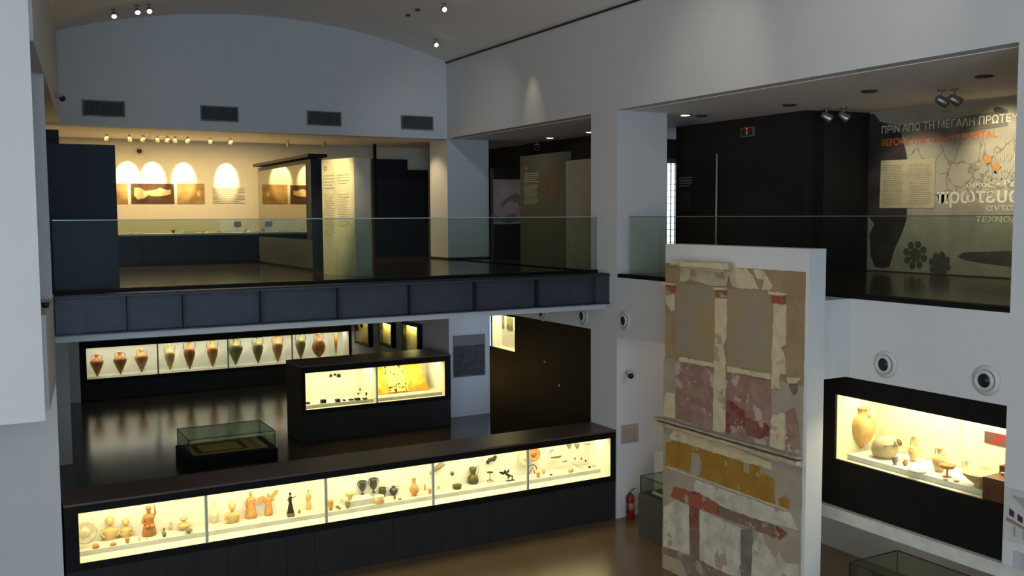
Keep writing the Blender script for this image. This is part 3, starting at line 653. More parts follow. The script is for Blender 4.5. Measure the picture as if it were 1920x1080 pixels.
vitrine('floor_vitrine', 'low dark floor case with a glass cover on the raised floor behind the long showcase', 3.46, 19.08, 5.22, 20.35, LF, .84, 1.19)
t = thing('mosaic_panel', 'brown framed mosaic slab lying inside the low glass floor case', 'mosaic', (4.3, 19.7, .842))
B(3.6, 19.22, .842, 5.06, 20.2, .862).build('slab', mat('mosaic_tan', (150, 130, 80), .7, c2=(130, 112, 66), scale=30), t)
fr = MB().box(3.7, 19.3, .862, 4.7, 19.37, .868).box(3.7, 20.03, .862, 4.7, 20.12, .868).box(3.7, 19.37, .862, 3.8, 20.03, .868).box(4.6, 19.37, .862, 4.7, 20.03, .868)
fr.build('dark_border', mat('mosaic_brown', (66, 44, 24), .7), t)
B(4.78, 19.26, .862, 4.94, 20.16, .868).build('side_border', mat('mosaic_red', (104, 66, 38), .7, c2=(140, 110, 70), scale=18, contrast=(.48, .52)), t)

# far lower small wall cases on the white wall
YEL = mat('wall_case_lining', (214, 196, 110), .8)
for (y0, y1, z0, z1, lab) in ((26.15, 27.35, 1.72, 2.66, 'farthest of three small lit wall cases, with a dark piece inside'), (24.4, 25.4, 1.90, 2.62, 'middle one of the three small lit wall cases'), (22.62, 23.7, 1.80, 2.72, 'nearest of the three small lit wall cases, beside the column')):
    t = thing('wall_case', lab, 'display case', (9.9, (y0+y1)/2, z0), 'three small lit wall cases')
    f = MB(); x0, x1 = 9.87, 9.99; k = .08
    f.box(x0, y0, z0, x1, y1, z0+k).box(x0, y0, z1-k, x1, y1, z1).box(x0, y0, z0+k, x1, y0+k, z1-k).box(x0, y1-k, z0+k, x1, y1, z1-k)
    f.build('frame', BLACK, t); B(9.97, y0+k, z0+k, 9.985, y1-k, z1-k).build('lining', YEL, t)
    B(x0+.002, y0+k, z0+k, x0+.008, y1-k, z1-k).build('glass_pane', GL, t)
    area('wall_case_light', (9.93, (y0+y1)/2, z1-k-.01), .07, 7, (1, .88, .4), (0, 0, 0), y1-y0-.3)
tag(MB().ball((9.93, 26.9, 2.3), .11, .1, 1.2, .8).build('bronze_piece', DARKBR), 'dark oval bronze piece in the farthest small wall case', 'artefact')
for (y, lab) in ((25.8, 'narrow pilaster between the first and second small wall cases, greyed as recess shade'), (24.05, 'narrow pilaster between the second and third small wall cases, greyed as recess shade')):
    o = B(9.96, y-.22, LF, 9.999, y+.22, 3.78).build('pilaster_shade_strip', mat('pilaster_shade_grey', (176, 172, 164), .9)); tag(o, lab, 'pilaster')  # grey of the strip is shading of the wall recesses, painted in

# black wall with lit window below the gallery (right wall plane)
t = thing('built_in_showcase', 'black wall unit with one bright window right of the lower column', 'display case', (10.2, 17, LF))
f = MB(); f.box(10.0, 14.91, LF, 10.04, 17.8, 3.38).box(10.0, 17.8, LF, 10.04, 18.95, 2.59).box(10, 17.8, 3.33, 10.04, 18.95, 3.38)
f.box(10.33, 14.91, LF, 10.37, 18.95, 3.38).box(10.04, 14.91, 3.35, 10.33, 18.95, 3.38).box(10.04, 18.93, LF, 10.33, 18.95, 3.35)
f.build('black_panels', BLACK, t)
MB().box(10.30, 17.75, 2.5, 10.32, 18.92, 3.34).box(10.05, 17.75, 2.5, 10.30, 18.92, 2.58).box(10.05, 17.74, 2.58, 10.30, 17.78, 3.34).box(10.05, 18.90, 2.58, 10.30, 18.92, 3.34).build('lining', INNER, t)
B(10.01, 17.8, 2.59, 10.018, 18.93, 3.33).build('glass_pane', GL, t)
area('case_light', (10.18, 18.35, 3.32), .2, 9, CASE, (0, 0, 0), 1.0)
_p = [at(q, 600, 'x', 10.29).y for q in (961, 950, 945, 932)]
for (y0, y1, lab) in ((_p[0], _p[1], 'dark framed print nearer the right inside the bright window under the bridge'), (_p[2], min(_p[3], 18.88), 'olive toned print at the left inside the bright window under the bridge')):
    o = B(10.285, y0, at(944, 616, 'x', 10.29).z, 10.298, y1, 3.30).build('print', mat('olive_print', (120, 118, 70), .7, c2=(60, 60, 40), scale=9)); tag(o, lab, 'picture')
for (y, z, lab) in ((16.55, 2.55, 'upper small grey fixing on the black wall under the bridge'), (16.0, 2.15, 'lower small grey fixing on the black wall under the bridge')):
    p = (10, y, z)
    tag(MB().lathe([(.025, 0), (.03, .02), (.01, .03)], p, 12, rot=Matrix.Rotation(-PI/2, 3, 'Y')).build('wall_fixing', CHROME), lab, 'fixing')

# photo board on the lower column
t = thing('photo_board', 'grey board with a dark excavation photo on the lower column', 'poster', (10.55, 21.04, 1.55))
a = at(850, 630, 'y', 21.04); b = at(910, 703, 'y', 21.04)
B(a.x, 21.036, b.z, b.x, 21.048, a.z).build('board', mat('board_grey', (120, 112, 104), .7), t)
B(a.x+.0, 21.030, b.z+.03, b.x-.02, 21.035, 2.33).build('photograph', mat('excavation_photo', (66, 60, 54), .6, c2=(28, 25, 24), scale=7, detail=8), t)

# ------------------------------------------------------------------ right wall showcase
t = thing('built_in_showcase', 'black framed showcase with clay vessels built into the right wall', 'display case', (10.4, 7.9, 1.55))
f = MB(); X0 = 10.06
f.box(X0, 6.3, 3.07, X0+.04, 9.6, 3.335).box(X0, 6.3, 1.55, X0+.04, 9.6, 2.19).box(X0, 9.1, 2.19, X0+.04, 9.6, 3.07)
f.build('frame', BLACK, t)
f = MB().box(X0+.04, 9.25, 1.55, 10.95, 9.29, 3.33).box(X0+.04, 5.6, 3.29, 10.95, 9.25, 3.33).box(10.93, 5.6, 1.55, 10.95, 9.25, 3.29).box(X0+.04, 5.6, 1.55, 10.93, 9.25, 1.6)
f.build('carcass', BLACK, t)
for y in (8.4, 7.6, 6.85): B(X0-.006, y-.004, 1.56, X0-.001, y+.004, 2.18).build('panel_seam', BLK, t)
MB().box(10.90, 5.62, 2.13, 10.925, 9.2, 3.2).box(X0+.05, 9.14, 2.13, 10.90, 9.165, 3.2).box(X0+.05, 5.62, 2.13, 10.90, 9.14, 2.18).build('lining', mat('yellow_lining', (222, 214, 170), .8), t)
B(10.22, 5.65, 2.18, 10.88, 9.02, 2.25).build('plinth', PLINTH, t)
for (a, b) in ((6.3, 7.78), (7.79, 9.1)): B(X0+.015, a, 2.19, X0+.023, b, 3.07).build('glass_pane', GL, t)
B(10.885, 7.815, 2.25, 10.899, 7.825, 3.2).build('back_seam', MULL, t)
area('case_light', (10.5, 7.6, 3.2), .4, 52, (1, .9, .64), (0, 0, 0), 2.8)
RZ2 = 2.25
GR = 'vessels in the right wall showcase'
def rpl(px, pb, pt, z=RZ2):
    p = at(px, pb, 'z', z); p.x = min(max(p.x, 10.30), 10.82)
    return p, at(px, pt, 'x', p.x).z-z
def rp(px, pb, pt):   # base from floor ray, height from the same depth along the view
    p = at(px, pb, 'z', RZ2)
    d = (p-EYE).length; q = EYE+(FW*F_PX+RT*(px-960)-UP*(pt-540)).normalized()*d
    return p, (q.z-p.z)*1.02
p, h = rp(1616, 842, 763)
t = vessel('amphora', 'largest standing amphora, orange yellow, at the left end of the right wall showcase', 'amphora', p+Vector((0, 0, .01)), h, [(.015, 0), (.04, .02), (.06, .07), (.2, .22), (.28, .40), (.305, .60), (.28, .72), (.16, .80), (.10, .86), (.10, .95), (.14, .97), (.14, 1), (.1, 1)], mat('ochre_clay', (208, 168, 96), .7, c2=(188, 146, 78), scale=9),
           two([(.10, .97), (.20, .98), (.22, .88), (.19, .76)], .025, PI/2), GR)
MB().tube([p+Vector((.09*math.cos(a), .09*math.sin(a), .14)) for a in [2*PI*k/16 for k in range(17)]], .004, 5).tube([p+Vector((.09, 0, .14)), p+Vector((.11, 0, 0))], .004, 5).tube([p+Vector((-.05, .08, .14)), p+Vector((-.06, .1, 0))], .004, 5).tube([p+Vector((-.05, -.08, .14)), p+Vector((-.06, -.1, 0))], .004, 5).build('wire_stand', CHROME, t)
# lying pithos
p, _ = rp(1660, 862, 820); p = p+Vector((.08, -.04, 0)); t = thing('storage_jar', 'large round pale jar lying on its side with its mouth to the right', 'jar', p, GR)
axis = Vector((.05, -.85, .45)).normalized(); rot = axis.to_track_quat('Z', 'Y').to_matrix()
cc = p+Vector((0, .12, .135))
MB().lathe([(.005, -.18), (.08, -.16), (.14, -.09), (.16, 0), (.15, .08), (.10, .145), (.05, .175), (.045, .20), (.06, .235), (.065, .245), (.05, .245), (.035, .22)], cc, 28, rot=rot).build('body', mat('drab_clay', (190, 172, 122), .75, c2=(170, 150, 104), scale=10), t)
MB().lathe([(.038, .205), (.049, .246)], cc, 20, rot=rot).build('mouth', mat('jar_inside', (96, 74, 44), .9), t)
for s in (-1, 1):
    side = rot @ Vector((s, 0, 0))
    MB().tube([cc+side*.13+axis*.10, cc+side*.15+axis*.16, cc+side*.11+axis*.19, cc+side*.05+axis*.19], .014).build('handle', mat('drab_clay', (0, 0, 0)), t)
def rv(name, lab, cat, px, pb, pt, prof, m_, handles=None, k=1):
    p, h = rp(px, pb, pt); return vessel(name, lab, cat, p, h*k, prof, m_, handles, GR)
rv('small_pot', 'small grey brown pot in front of the lying jar', 'pot', 1678, 871, 856, [(r*.9, z) for r, z in CUP], GREYST)
rv('small_pot', 'tiny dark red pot right of the small grey brown one', 'pot', 1697, 873, 862, GLOBE, TERRA, [(0, [(.3, .9), (.6, .9), (.5, .5)], .05)])
rv('lekythos', 'tall slim pale flask with a long neck in the right wall showcase', 'flask', 1712, 865, 815, LEKY, TERRL, two([(.06, .9), (.12, .85), (.12, .6)], .02, PI/2))
rv('lidded_dish', 'round white lidded dish in the middle of the right wall showcase', 'dish', 1720, 885, 872, [(1.0, 0), (1.1, .2), (2.1, .35), (2.2, .5), (1.2, .75), (.4, .85), (.3, 1)], STONEW, None, .62)
rv('table_amphora', 'medium yellow amphora right of the middle seam', 'amphora', 1761, 884, 838, [(.12, 0), (.15, .03), (.2, .1), (.28, .35), (.3, .52), (.22, .66), (.1, .74), (.09, .9), (.13, .95), (.13, 1), (.1, 1)], TERRL, two([(.1, .95), (.2, .95), (.22, .8), (.2, .7)], .02, PI/2))
rv('footed_bowl', 'brown footed bowl standing on a white support', 'bowl', 1776, 894, 870, [(.35, 0), (.1, .1), (.08, .4), (.1, .6), (.5, .72), (.62, .95), (.62, 1), (.5, .95)], TERRA)
rv('plate', 'flat plate with dark leaves below the footed bowl', 'plate', 1773, 900, 893, PLATE, GREYST, None, .3)
rv('plate', 'small flat brown plate at the front near the wooden steps', 'plate', 1793, 903, 895, PLATE, TERRA, None, .28)
rv('small_jug', 'small pale jug behind the wide bowl', 'jug', 1812, 892, 863, PCH, TERRL, [(PI/2, [(.12, .95), (.35, .9), (.25, .55)], .04)])
rv('wide_bowl', 'wide orange bowl with a smaller bowl tilted inside it, left of the wooden steps', 'bowl', 1836, 912, 885, BOWL, TERRL, None, 1.0)
p, h = rp(1845, 903, 880); rot2 = Vector((-.5, -.2, .8)).normalized().to_track_quat('Z', 'Y').to_matrix()
tag(MB().lathe([(.02, 0), (.06, .015), (.10, .06), (.105, .075), (.098, .07), (.05, .02)], p+Vector((0, 0, .06)), 22, rot=rot2).build('tilted_bowl', TERRL), 'orange bowl tilted up inside the wide bowl', 'bowl', GR)
# wooden steps
t = thing('stepped_stand', 'brown wooden stepped stand at the right end of the right wall showcase', 'stand', (10.5, 6.7, 2.19))
q_ = at(1843, 893, 'x', 10.12); YF = q_.y
sw = MB(); sw.box(10.12, 6.05, 2.181, 10.42, YF, q_.z); sw.box(10.42, 6.05, 2.252, 10.64, YF, q_.z+.09); sw.box(10.64, 6.05, 2.252, 10.80, YF-.06, q_.z+.2)
sw.build('steps', WOOD, t)
for k, (x, y, z, r, lab) in enumerate(((10.36, YF-.09, q_.z+.003, .045, 'small shell like dish leaning on the wooden steps'), (10.28, YF-.2, q_.z+.003, .06, 'round dark lidded dish on the lowest wooden step'), (10.52, YF-.08, q_.z+.093, .05, 'small dark bowl on the second wooden step'), (10.30, YF-.34, q_.z+.003, .04, 'little cup at the cut off edge of the lowest wooden step'))):
    vessel('small_dish', lab, 'dish', (x, y, z), r*.6, BOWL, GREYST, None, GR)
a = at(1846, 808, 'x', 10.885); b = at(1884, 838, 'x', 10.885)
o = B(10.885, b.y-.05, b.z, 10.898, a.y, a.z).build('small_picture', mat('red_picture', (128, 30, 20), .6, c2=(84, 60, 48), scale=7, contrast=(.45, .55))); tag(o, 'small red and brown picture on the back of the right wall showcase', 'picture')

# ------------------------------------------------------------------ fresco
FX = 9.2
struct('wall_fresco_support', MB().box(FX, 8.78, 0, 9.49, 11.68, 5.05).box(9.49, 8.82, 3.36, 9.999, 11.68, 4.384), WHITE, 'white free standing wall block that carries the fresco')
FR = thing('fresco', 'tall fragmentary painted plaster wall with red, yellow and cream fields', 'fresco', (FX, 10.2, 0))
def mott(n, c, c2, s=5, con=(.4, .6), b=.3, wear=(158, 142, 118), cov=.60):
    M_ = mat(n, c, .9, c2=c2, scale=s, contrast=con, bump=b, detail=7); nt = M_.node_tree; bs = nt.nodes['Principled BSDF']
    src = bs.inputs['Base Color'].links[0].from_socket
    tc = nt.nodes.new('ShaderNodeTexCoord'); n2 = nt.nodes.new('ShaderNodeTexNoise'); n2.inputs['Scale'].default_value = 3.3; n2.inputs['Detail'].default_value = 9; n2.inputs['Roughness'].default_value = .62
    va = nt.nodes.new('ShaderNodeVectorMath'); va.inputs[1].default_value = (len(n)*1.7, c[0]*.13, c[1]*.11)
    nt.links.new(tc.outputs['Object'], va.inputs[0]); nt.links.new(va.outputs[0], n2.inputs['Vector'])
    rp_ = nt.nodes.new('ShaderNodeValToRGB'); rp_.color_ramp.elements[0].position = cov-.012; rp_.color_ramp.elements[1].position = cov+.012
    nt.links.new(n2.outputs['Fac'], rp_.inputs['Fac']); mx = nt.nodes.new('ShaderNodeMix'); mx.data_type = 'RGBA'; mx.inputs[7].default_value = lin(wear)
    nt.links.new(rp_.outputs[0], mx.inputs[0]); nt.links.new(src, mx.inputs[6]); nt.links.new(mx.outputs[2], bs.inputs['Base Color']); return M_
F_TAN = mott('fresco_tan', (152, 128, 90), (140, 116, 80), 3, wear=(146, 126, 94)); F_GRY = mott('fresco_grey_ground', (160, 148, 128), (148, 136, 116), 3)
F_CRM = mott('fresco_cream', (198, 182, 142), (184, 170, 136), 7); F_SLT = mott('fresco_slate', (148, 126, 86), (140, 128, 106), 1.3, (.4, .62), wear=(138, 124, 94), cov=.64)
F_PNK = mott('fresco_pink', (136, 102, 88), (150, 122, 106), 5, (.45, .65), wear=(176, 156, 138), cov=.575); F_RED = mott('fresco_red', (116, 50, 38), (124, 80, 68), 6, (.42, .56), wear=(170, 140, 122), cov=.56)
F_YEL = mott('fresco_yellow', (154, 114, 30), (142, 102, 30), 5, wear=(172, 152, 110), cov=.60); F_WHT = mott('fresco_white', (196, 190, 172), (166, 158, 140), 4, (.4, .65))
F_BRN = mott('fresco_brown', (128, 98, 78), (112, 92, 76), 6); F_ORG = mott('fresco_rust', (150, 74, 42), (140, 84, 58), 8); F_GBR = mott('fresco_grey_brown', (124, 112, 100), (110, 98, 88), 6)
F_DRK = mott('fresco_black', (50, 44, 40), (62, 54, 48), 6)
S1, S2 = 4.153, 4.909
def z1(x, y): return (1220+x/S1, 440+y/S1)
def z2(x, y): return (1220+x/S2, 660+y/S2)
def z3(x, y): return (1220+x/S2, 860+y/S2)
_sd = [0]
def piece(name, zf, pts, m_, d, label=None, amp=.010, th=None, parent=None):
    _sd[0] += 1
    P = []
    for a in pts:
        p = at(*zf(*a), 'x', FX); p.z = max(p.z, .0); p.y = max(p.y, 8.80); P.append(p)
    P = jag(P, .07, amp, _sd[0])
    P = [Vector((FX, min(max(q.y, 8.79), 11.72), max(q.z, .002))) for q in P]
    th = th or d
    o = MB().prism([q+Vector((-(d-th), 0, 0)) for q in P], (-th, 0, 0)).build(name, m_, parent or FR)
    if label: o['label'] = label
    return o
def rectp(name, y0, z0, y1, z1_, m_, d):
    P = jag([(FX, y0, z0), (FX, y1, z0), (FX, y1, z1_), (FX, y0, z1_)], .1, .005, 3); return MB().prism(P, (-d, 0, 0)).build(name, m_, FR)
rectp('plaster_ground', 8.84, 3.30, 11.67, 4.76, F_TAN, .006); rectp('plaster_ground', 8.84, .0, 11.70, 3.30, F_GRY, .006)
piece('cream_plaster', z1, [(215, 235), (600, 255), (750, 265), (800, 320), (845, 425), (720, 420), (640, 405), (610, 300), (590, 405), (470, 395), (330, 355), (230, 365), (240, 300)], F_CRM, .014)
piece('cream_plaster', z1, [(800, 270), (880, 280), (930, 360), (955, 400), (930, 435), (870, 430), (890, 350), (835, 345)], F_CRM, .014)
piece('painted_field', z1, [(200, 378), (510, 405), (505, 1005), (195, 930)], F_SLT, .010, 'grey blue and ochre upper left field')
piece('painted_field', z1, [(602, 415), (958, 440), (950, 1070), (600, 1020)], F_SLT, .010, 'grey blue and ochre upper right field')
piece('capital', z1, [(125, 395), (205, 400), (200, 450), (150, 430)], F_ORG, .03, 'left rust red capital block'); piece('capital_ledge', z1, [(95, 368), (195, 378), (195, 395), (110, 390)], F_CRM, .05)
piece('pilaster', z1, [(125, 475), (190, 458), (192, 590), (170, 600), (132, 540)], F_CRM, .022)
piece('capital', z1, [(520, 430), (595, 432), (592, 492), (525, 486)], F_ORG, .04, 'middle rust red capital block'); piece('capital_ledge', z1, [(500, 408), (602, 415), (598, 432), (520, 428)], F_CRM, .06)
piece('pilaster', z1, [(512, 490), (600, 495), (598, 800), (570, 870), (580, 940), (592, 1000), (570, 1085), (500, 1085)], F_CRM, .022)
piece('pilaster', z2, [(597, 110), (693, 115), (695, 740), (640, 735), (585, 722)], F_CRM, .026)
piece('capital', z1, [(957, 470), (1055, 475), (1055, 542), (960, 532)], F_ORG, .04, 'right rust red capital block'); piece('capital_ledge', z1, [(938, 440), (1084, 455), (1070, 472), (945, 464)], F_CRM, .06)
piece('pilaster', z1, [(965, 535), (1060, 540), (1058, 860), (1020, 880), (1050, 960), (1055, 1085), (950, 1085)], F_CRM, .022)
piece('pilaster', z2, [(1128, 10), (1180, 8), (1205, 80), (1245, 90), (1190, 230), (1195, 340), (1125, 335)], F_CRM, .0225)
piece('pilaster', z2, [(1145, 570), (1175, 580), (1210, 555), (1245, 570), (1240, 905), (1105, 870), (1115, 620)], F_CRM, .022)
piece('pilaster', z2, [(155, 370), (225, 380), (228, 610), (130, 590), (135, 420)], F_CRM, .022)
piece('string_moulding', z2, [(280, 45), (345, 50), (350, 75), (385, 60), (590, 100), (590, 140), (270, 85)], F_CRM, .035)
piece('string_moulding', z2, [(720, 130), (1120, 200), (1115, 250), (720, 175)], F_CRM, .035)
piece('string_moulding', z2, [(1265, 235), (1400, 243), (1350, 290), (1280, 285)], F_CRM, .03)
piece('dado_field', z2, [(235, 95), (590, 150), (582, 722), (235, 605)], F_PNK, .012, 'left mottled pink brown field')
piece('dado_field', z2, [(700, 182), (1120, 255), (1105, 872), (695, 752)], F_PNK, .012, 'right mottled pink field'); piece('red_patch', z2, [(705, 440), (760, 455), (870, 540), (880, 690), (760, 745), (698, 742)], F_RED, .015)
piece('red_patch', z2, [(880, 600), (960, 640), (1040, 640), (1108, 700), (1100, 790), (1000, 800), (900, 770), (870, 700)], F_RED, .0145, amp=.02)
piece('dado_field', z2, [(1250, 550), (1330, 510), (1365, 650), (1380, 860), (1395, 940), (1250, 905)], F_PNK, .012, 'narrow pink field at the right edge')
piece('red_patch', z2, [(1275, 292), (1355, 295), (1360, 360), (1320, 400), (1290, 350)], F_BRN, .013)
# projecting cornices
def molding(name, zf, a, b, prof, m_, ya=None):
    pa = at(*zf(*a), 'x', FX); pb = at(*zf(*b), 'x', FX)
    pts = [(FX-d, pa.y, pa.z+z) for d, z in prof]
    rnd = random.Random(4); n = 30; vs = []; fs = []; k = len(prof)
    for i in range(n+1):
        for d, z in prof:
            vs.append((FX-d-(rnd.uniform(-.012, .004) if d > .03 else 0), pa.y+(pb.y-pa.y)*i/n, pa.z+(pb.z-pa.z)*i/n+z+rnd.uniform(-.004, .004)))
    for i in range(n):
        for j in range(k): fs.append((i*k+j, i*k+(j+1) % k, (i+1)*k+(j+1) % k, (i+1)*k+j))
    fs += [tuple(range(k)), tuple(n*k+i for i in range(k))]
    return MB().add(vs, fs).build(name, m_, FR)
molding('cornice_top', z2, (78, 608), (1405, 985), [(0, .03), (.12, .035), (.13, .01), (.0, -.0)], F_GRY)
molding('cornice', z2, (80, 622), (1400, 1005), [(0, .0), (.12, 0), (.10, -.04), (.05, -.05), (.04, -.08), (0, -.09)], F_CRM)
piece('cream_moulding', z2, [(190, 765), (230, 715), (450, 780), (850, 900), (1110, 1010), (1120, 1080), (720, 965), (190, 795)], F_CRM, .03)
piece('yellow_field', z3, [(150, -150), (240, -172), (860, 20), (1010, 60), (1000, 120), (1140, 180), (1150, 425), (1080, 400), (250, 85), (140, 60)], F_YEL, .012)
piece('yellow_spot', z3, [(1180, 370), (1230, 340), (1285, 380), (1280, 455), (1240, 475), (1190, 420)], F_YEL, .012)
piece('grey_patch', z3, [(380, -60), (440, -50), (475, 40), (450, 190), (375, 150)], F_GRY, .016); piece('grey_patch', z3, [(860, 20), (915, 50), (910, 140), (860, 120)], F_GRY, .016)
piece('yellow_edge', z3, [(150, 65), (1270, 465), (1265, 478), (145, 78)], F_CRM, .02, amp=.003)
piece('cream_band', z3, [(400, 230), (430, 195), (850, 340), (1290, 500), (1350, 640), (1380, 655), (1100, 590), (700, 455), (410, 285)], F_WHT, .02)
piece('red_band', z3, [(215, 255), (290, 275), (640, 390), (625, 520), (350, 425), (185, 345)], F_ORG, .012); piece('red_band', z3, [(370, 300), (460, 315), (455, 345), (380, 330)], F_RED, .014)
piece('brown_band', z3, [(640, 400), (900, 520), (1140, 610), (1150, 732), (830, 600), (622, 520)], F_BRN, .012); piece('red_star', z3, [(1158, 620), (1210, 640), (1262, 690), (1195, 745), (1155, 710)], F_RED, .016)
piece('black_line', z3, [(785, 452), (880, 490), (895, 510), (860, 500)], F_DRK, .014, amp=.004); piece('black_line', z3, [(955, 515), (1020, 540), (1078, 580), (1030, 565)], F_DRK, .014, amp=.004)
piece('white_field', z3, [(120, 450), (240, 380), (360, 430), (360, 885), (120, 800)], F_WHT, .010); piece('white_field', z3, [(455, 470), (835, 640), (830, 1090), (720, 1060), (455, 945)], F_WHT, .010)
piece('white_field', z3, [(940, 800), (1005, 680), (1150, 730), (1190, 880), (1240, 960), (1370, 970), (1395, 1500), (925, 1400)], F_WHT, .010)
piece('red_stripe', z3, [(360, 428), (450, 458), (450, 640), (365, 640)], F_RED, .014); piece('red_stripe', z3, [(365, 640), (450, 640), (452, 940), (368, 880)], F_BRN, .014)
piece('grey_stripe', z3, [(835, 660), (880, 645), (940, 640), (940, 800), (920, 1200), (830, 1150)], F_GBR, .012)
piece('brown_stripe', z3, [(120, 812), (360, 890), (455, 930), (740, 1080), (500, 1150), (340, 1080), (280, 930), (120, 872)], F_GBR, .012)
# broken cornice fragment at the top
t = thing('cornice_fragment', 'broken stone cornice piece projecting above the top of the fresco', 'cornice', (9.1, 10.7, 4.74))
P = jag([(FX-.005, 10.12, 4.74), (FX-.005, 11.22, 4.76), (FX-.005, 11.24, 4.82), (FX-.005, 10.15, 4.82)], .12, .01, 5)
MB().prism(P, (-.26, 0, 0)).build('slab', F_CRM, t)
MB().prism(jag([(FX-.0135, 10.3, 4.69), (FX-.0135, 11.0, 4.71), (FX-.0135, 10.95, 4.755), (FX-.0135, 10.3, 4.742)], .12, .008, 6), (-.14, 0, 0)).build('underside', F_CRM, t)

# ------------------------------------------------------------------ lower right furniture
vitrine('glass_vitrine', 'grey display plinth with a glass cover partly behind the fresco wall', 9.78, 11.75, 10.6, 13.12, 0, .75, 1.05, mat('dark_grey_plinth', (62, 60, 58), .6), .03)
o = B(9.95, 11.9, .752, 10.5, 12.95, .79).build('display_tray', PLINTH); tag(o, 'white rimmed brown tray inside the glass case behind the fresco wall', 'tray')
B(9.99, 11.94, .7905, 10.46, 12.91, .80).build('tray_surface', mat('tray_brown', (84, 54, 38), .8), o)
tag(B(10.68, 13.2, 0, 11.2, 13.85, 1.2).build('white_pedestal', WHITE, None, .004), 'plain white pedestal in the recess behind the fresco wall', 'pedestal')
t = vitrine('glass_vitrine', 'square glass topped case below the right wall showcase', 9.82, 7.0, 10.76, 8.61, 0, .62, .95, mat('dark_grey_plinth', (0, 0, 0)), .01)
tag(MB().lathe([(.02, 0), (.035, .05), (.03, .18), (.01, .2)], (10.2, 7.9, .66), 12, rot=Matrix.Rotation(1.45, 3, 'X')).build('stone_tool', GREYST), 'grey stone tool lying in the square glass topped case', 'artefact')
tag(B(12.19, 7.6, .5, 12.199, 8.3, 1.3).build('info_board', GREYB), 'pale grey information board on the wall behind the square glass case', 'poster')
# extinguisher
p = Vector((10.22, 13.95, 0)); t = thing('fire_extinguisher', 'red fire extinguisher on the floor beside the white pillar', 'fire extinguisher', p)
MB().lathe([(.07, 0), (.078, .01), (.078, .38), (.07, .42), (.035, .455), (.025, .47)], p, 24).build('cylinder', RED, t)
MB().lathe([(.03, .47), (.032, .50), (.02, .51)], p, 14).build('valve', CHROME, t)
MB().tube([p+Vector((.0, 0, .50)), p+Vector((.05, -.01, .53)), p+Vector((.11, -.02, .55))], .009).build('handle', BLK, t)
MB().tube([p+Vector((-.02, -.02, .49)), p+Vector((-.08, -.05, .45)), p+Vector((-.095, -.06, .3)), p+Vector((-.09, -.05, .12))], .011).build('hose', BLK, t)
MB().lathe([(.0795, .16), (.0795, .30)], p, 24).build('paper_label', mat('ext_label', (180, 120, 110), .6), t)
# label + camera on the pillar
a = at(1165, 798, 'y', 14.06); b = at(1197, 828, 'y', 14.06); t = thing('wall_label', 'small pinkish text label on the white pillar above the extinguisher', 'sign', (a.x, 14.06, b.z))
B(a.x, 14.058, b.z, b.x, 14.069, a.z).build('board', mat('label_pink', (172, 152, 142), .8), t)
for k in range(7): B(a.x+.03, 14.056, b.z+.03+k*.036, b.x-.03-(.05 if k % 3 == 0 else 0), 14.0578, b.z+.036+k*.036).build('text_line', mat('label_text', (140, 118, 110), .8), t)
def dome(name, lab, loc, wall=(0, -1, 0)):
    t = thing(name, lab, 'camera', loc); n = Vector(wall); l = Vector(loc)
    MB().tube([l, l+n*.08, l+n*.10+Vector((0, 0, -.02))], [.045, .04, .05], 12).build('bracket', mat('cam_white', (190, 188, 182), .5), t)
    MB().ball(l+n*.11+Vector((0, 0, -.05)), .055).build('dome', BLK, t)
    return t
dome('security_camera', 'small black security camera on the white pillar under the air nozzle', at(1176, 698, 'y', 14.065))
p = at(260, 280, 'y', 24.29); dome('security_camera', 'small black dome camera high on the warm gallery back wall', p)
p = at(88, 178, 'y', 19.0); dome('security_camera', 'small black camera high on the left wall near the end wall', (xl(19), 19.0, p.z-.0), (1, 0, 0))
p = at(680, 620, 'x', 9.78); 
tag(MB().tube([(xl(12)-.0, 12.2, 4.47), (xl(12)+.0, 12.2, 4.53)], [.035, .045], 10).build('floor_sensor', BLK), 'small black fitting standing on the sill of the left opening', 'fitting')
# poster on the right pier
t = thing('info_poster', 'architectural drawing poster on the white pier at the right edge', 'poster', (9.99, 6.2, 1.85))
B(9.985, 5.6, 1.84, 9.999, 6.585, 2.43).build('board', mat('poster_paper', (196, 194, 186), .7), t)
W3 = mat('poster_grey', (160, 158, 146), .7)
MB().prism([(9.984, 6.5, 2.36), (9.984, 5.7, 2.36), (9.984, 5.7, 2.05), (9.984, 6.1, 2.05)], (-.002, 0, 0)).build('roof_drawing', W3, t)
for k in range(6):
    y = 6.52-k*.1; z = 2.13-k*.035
    MB().prism([(9.984, y, z), (9.984, y-.06, z-.02), (9.984, y-.06, z+.05-.005*k), (9.984, y, z+.08-.005*k)], (-.003, 0, 0)).build('triglyph', mat('maroon_ink', (74, 28, 44), .7), t)
MB().prism([(9.984, 6.55, 2.06), (9.984, 5.75, 1.86), (9.984, 5.75, 1.88), (9.984, 6.55, 2.10)], (-.0025, 0, 0)).build('frieze_line', mat('tan_ink', (150, 120, 100), .7), t)
for k in range(5): B(9.981, 6.46-k*.11, 1.90, 9.984, 6.44-k*.11, 2.02-k*.02).build('column_drawing', W3, t)
tag(B(9.985, 5.6, .9, 9.999, 6.45, 1.74).build('info_poster', mat('poster_lilac', (178, 178, 184), .7)), 'lower pale lilac board under the drawing poster on the right pier', 'poster')

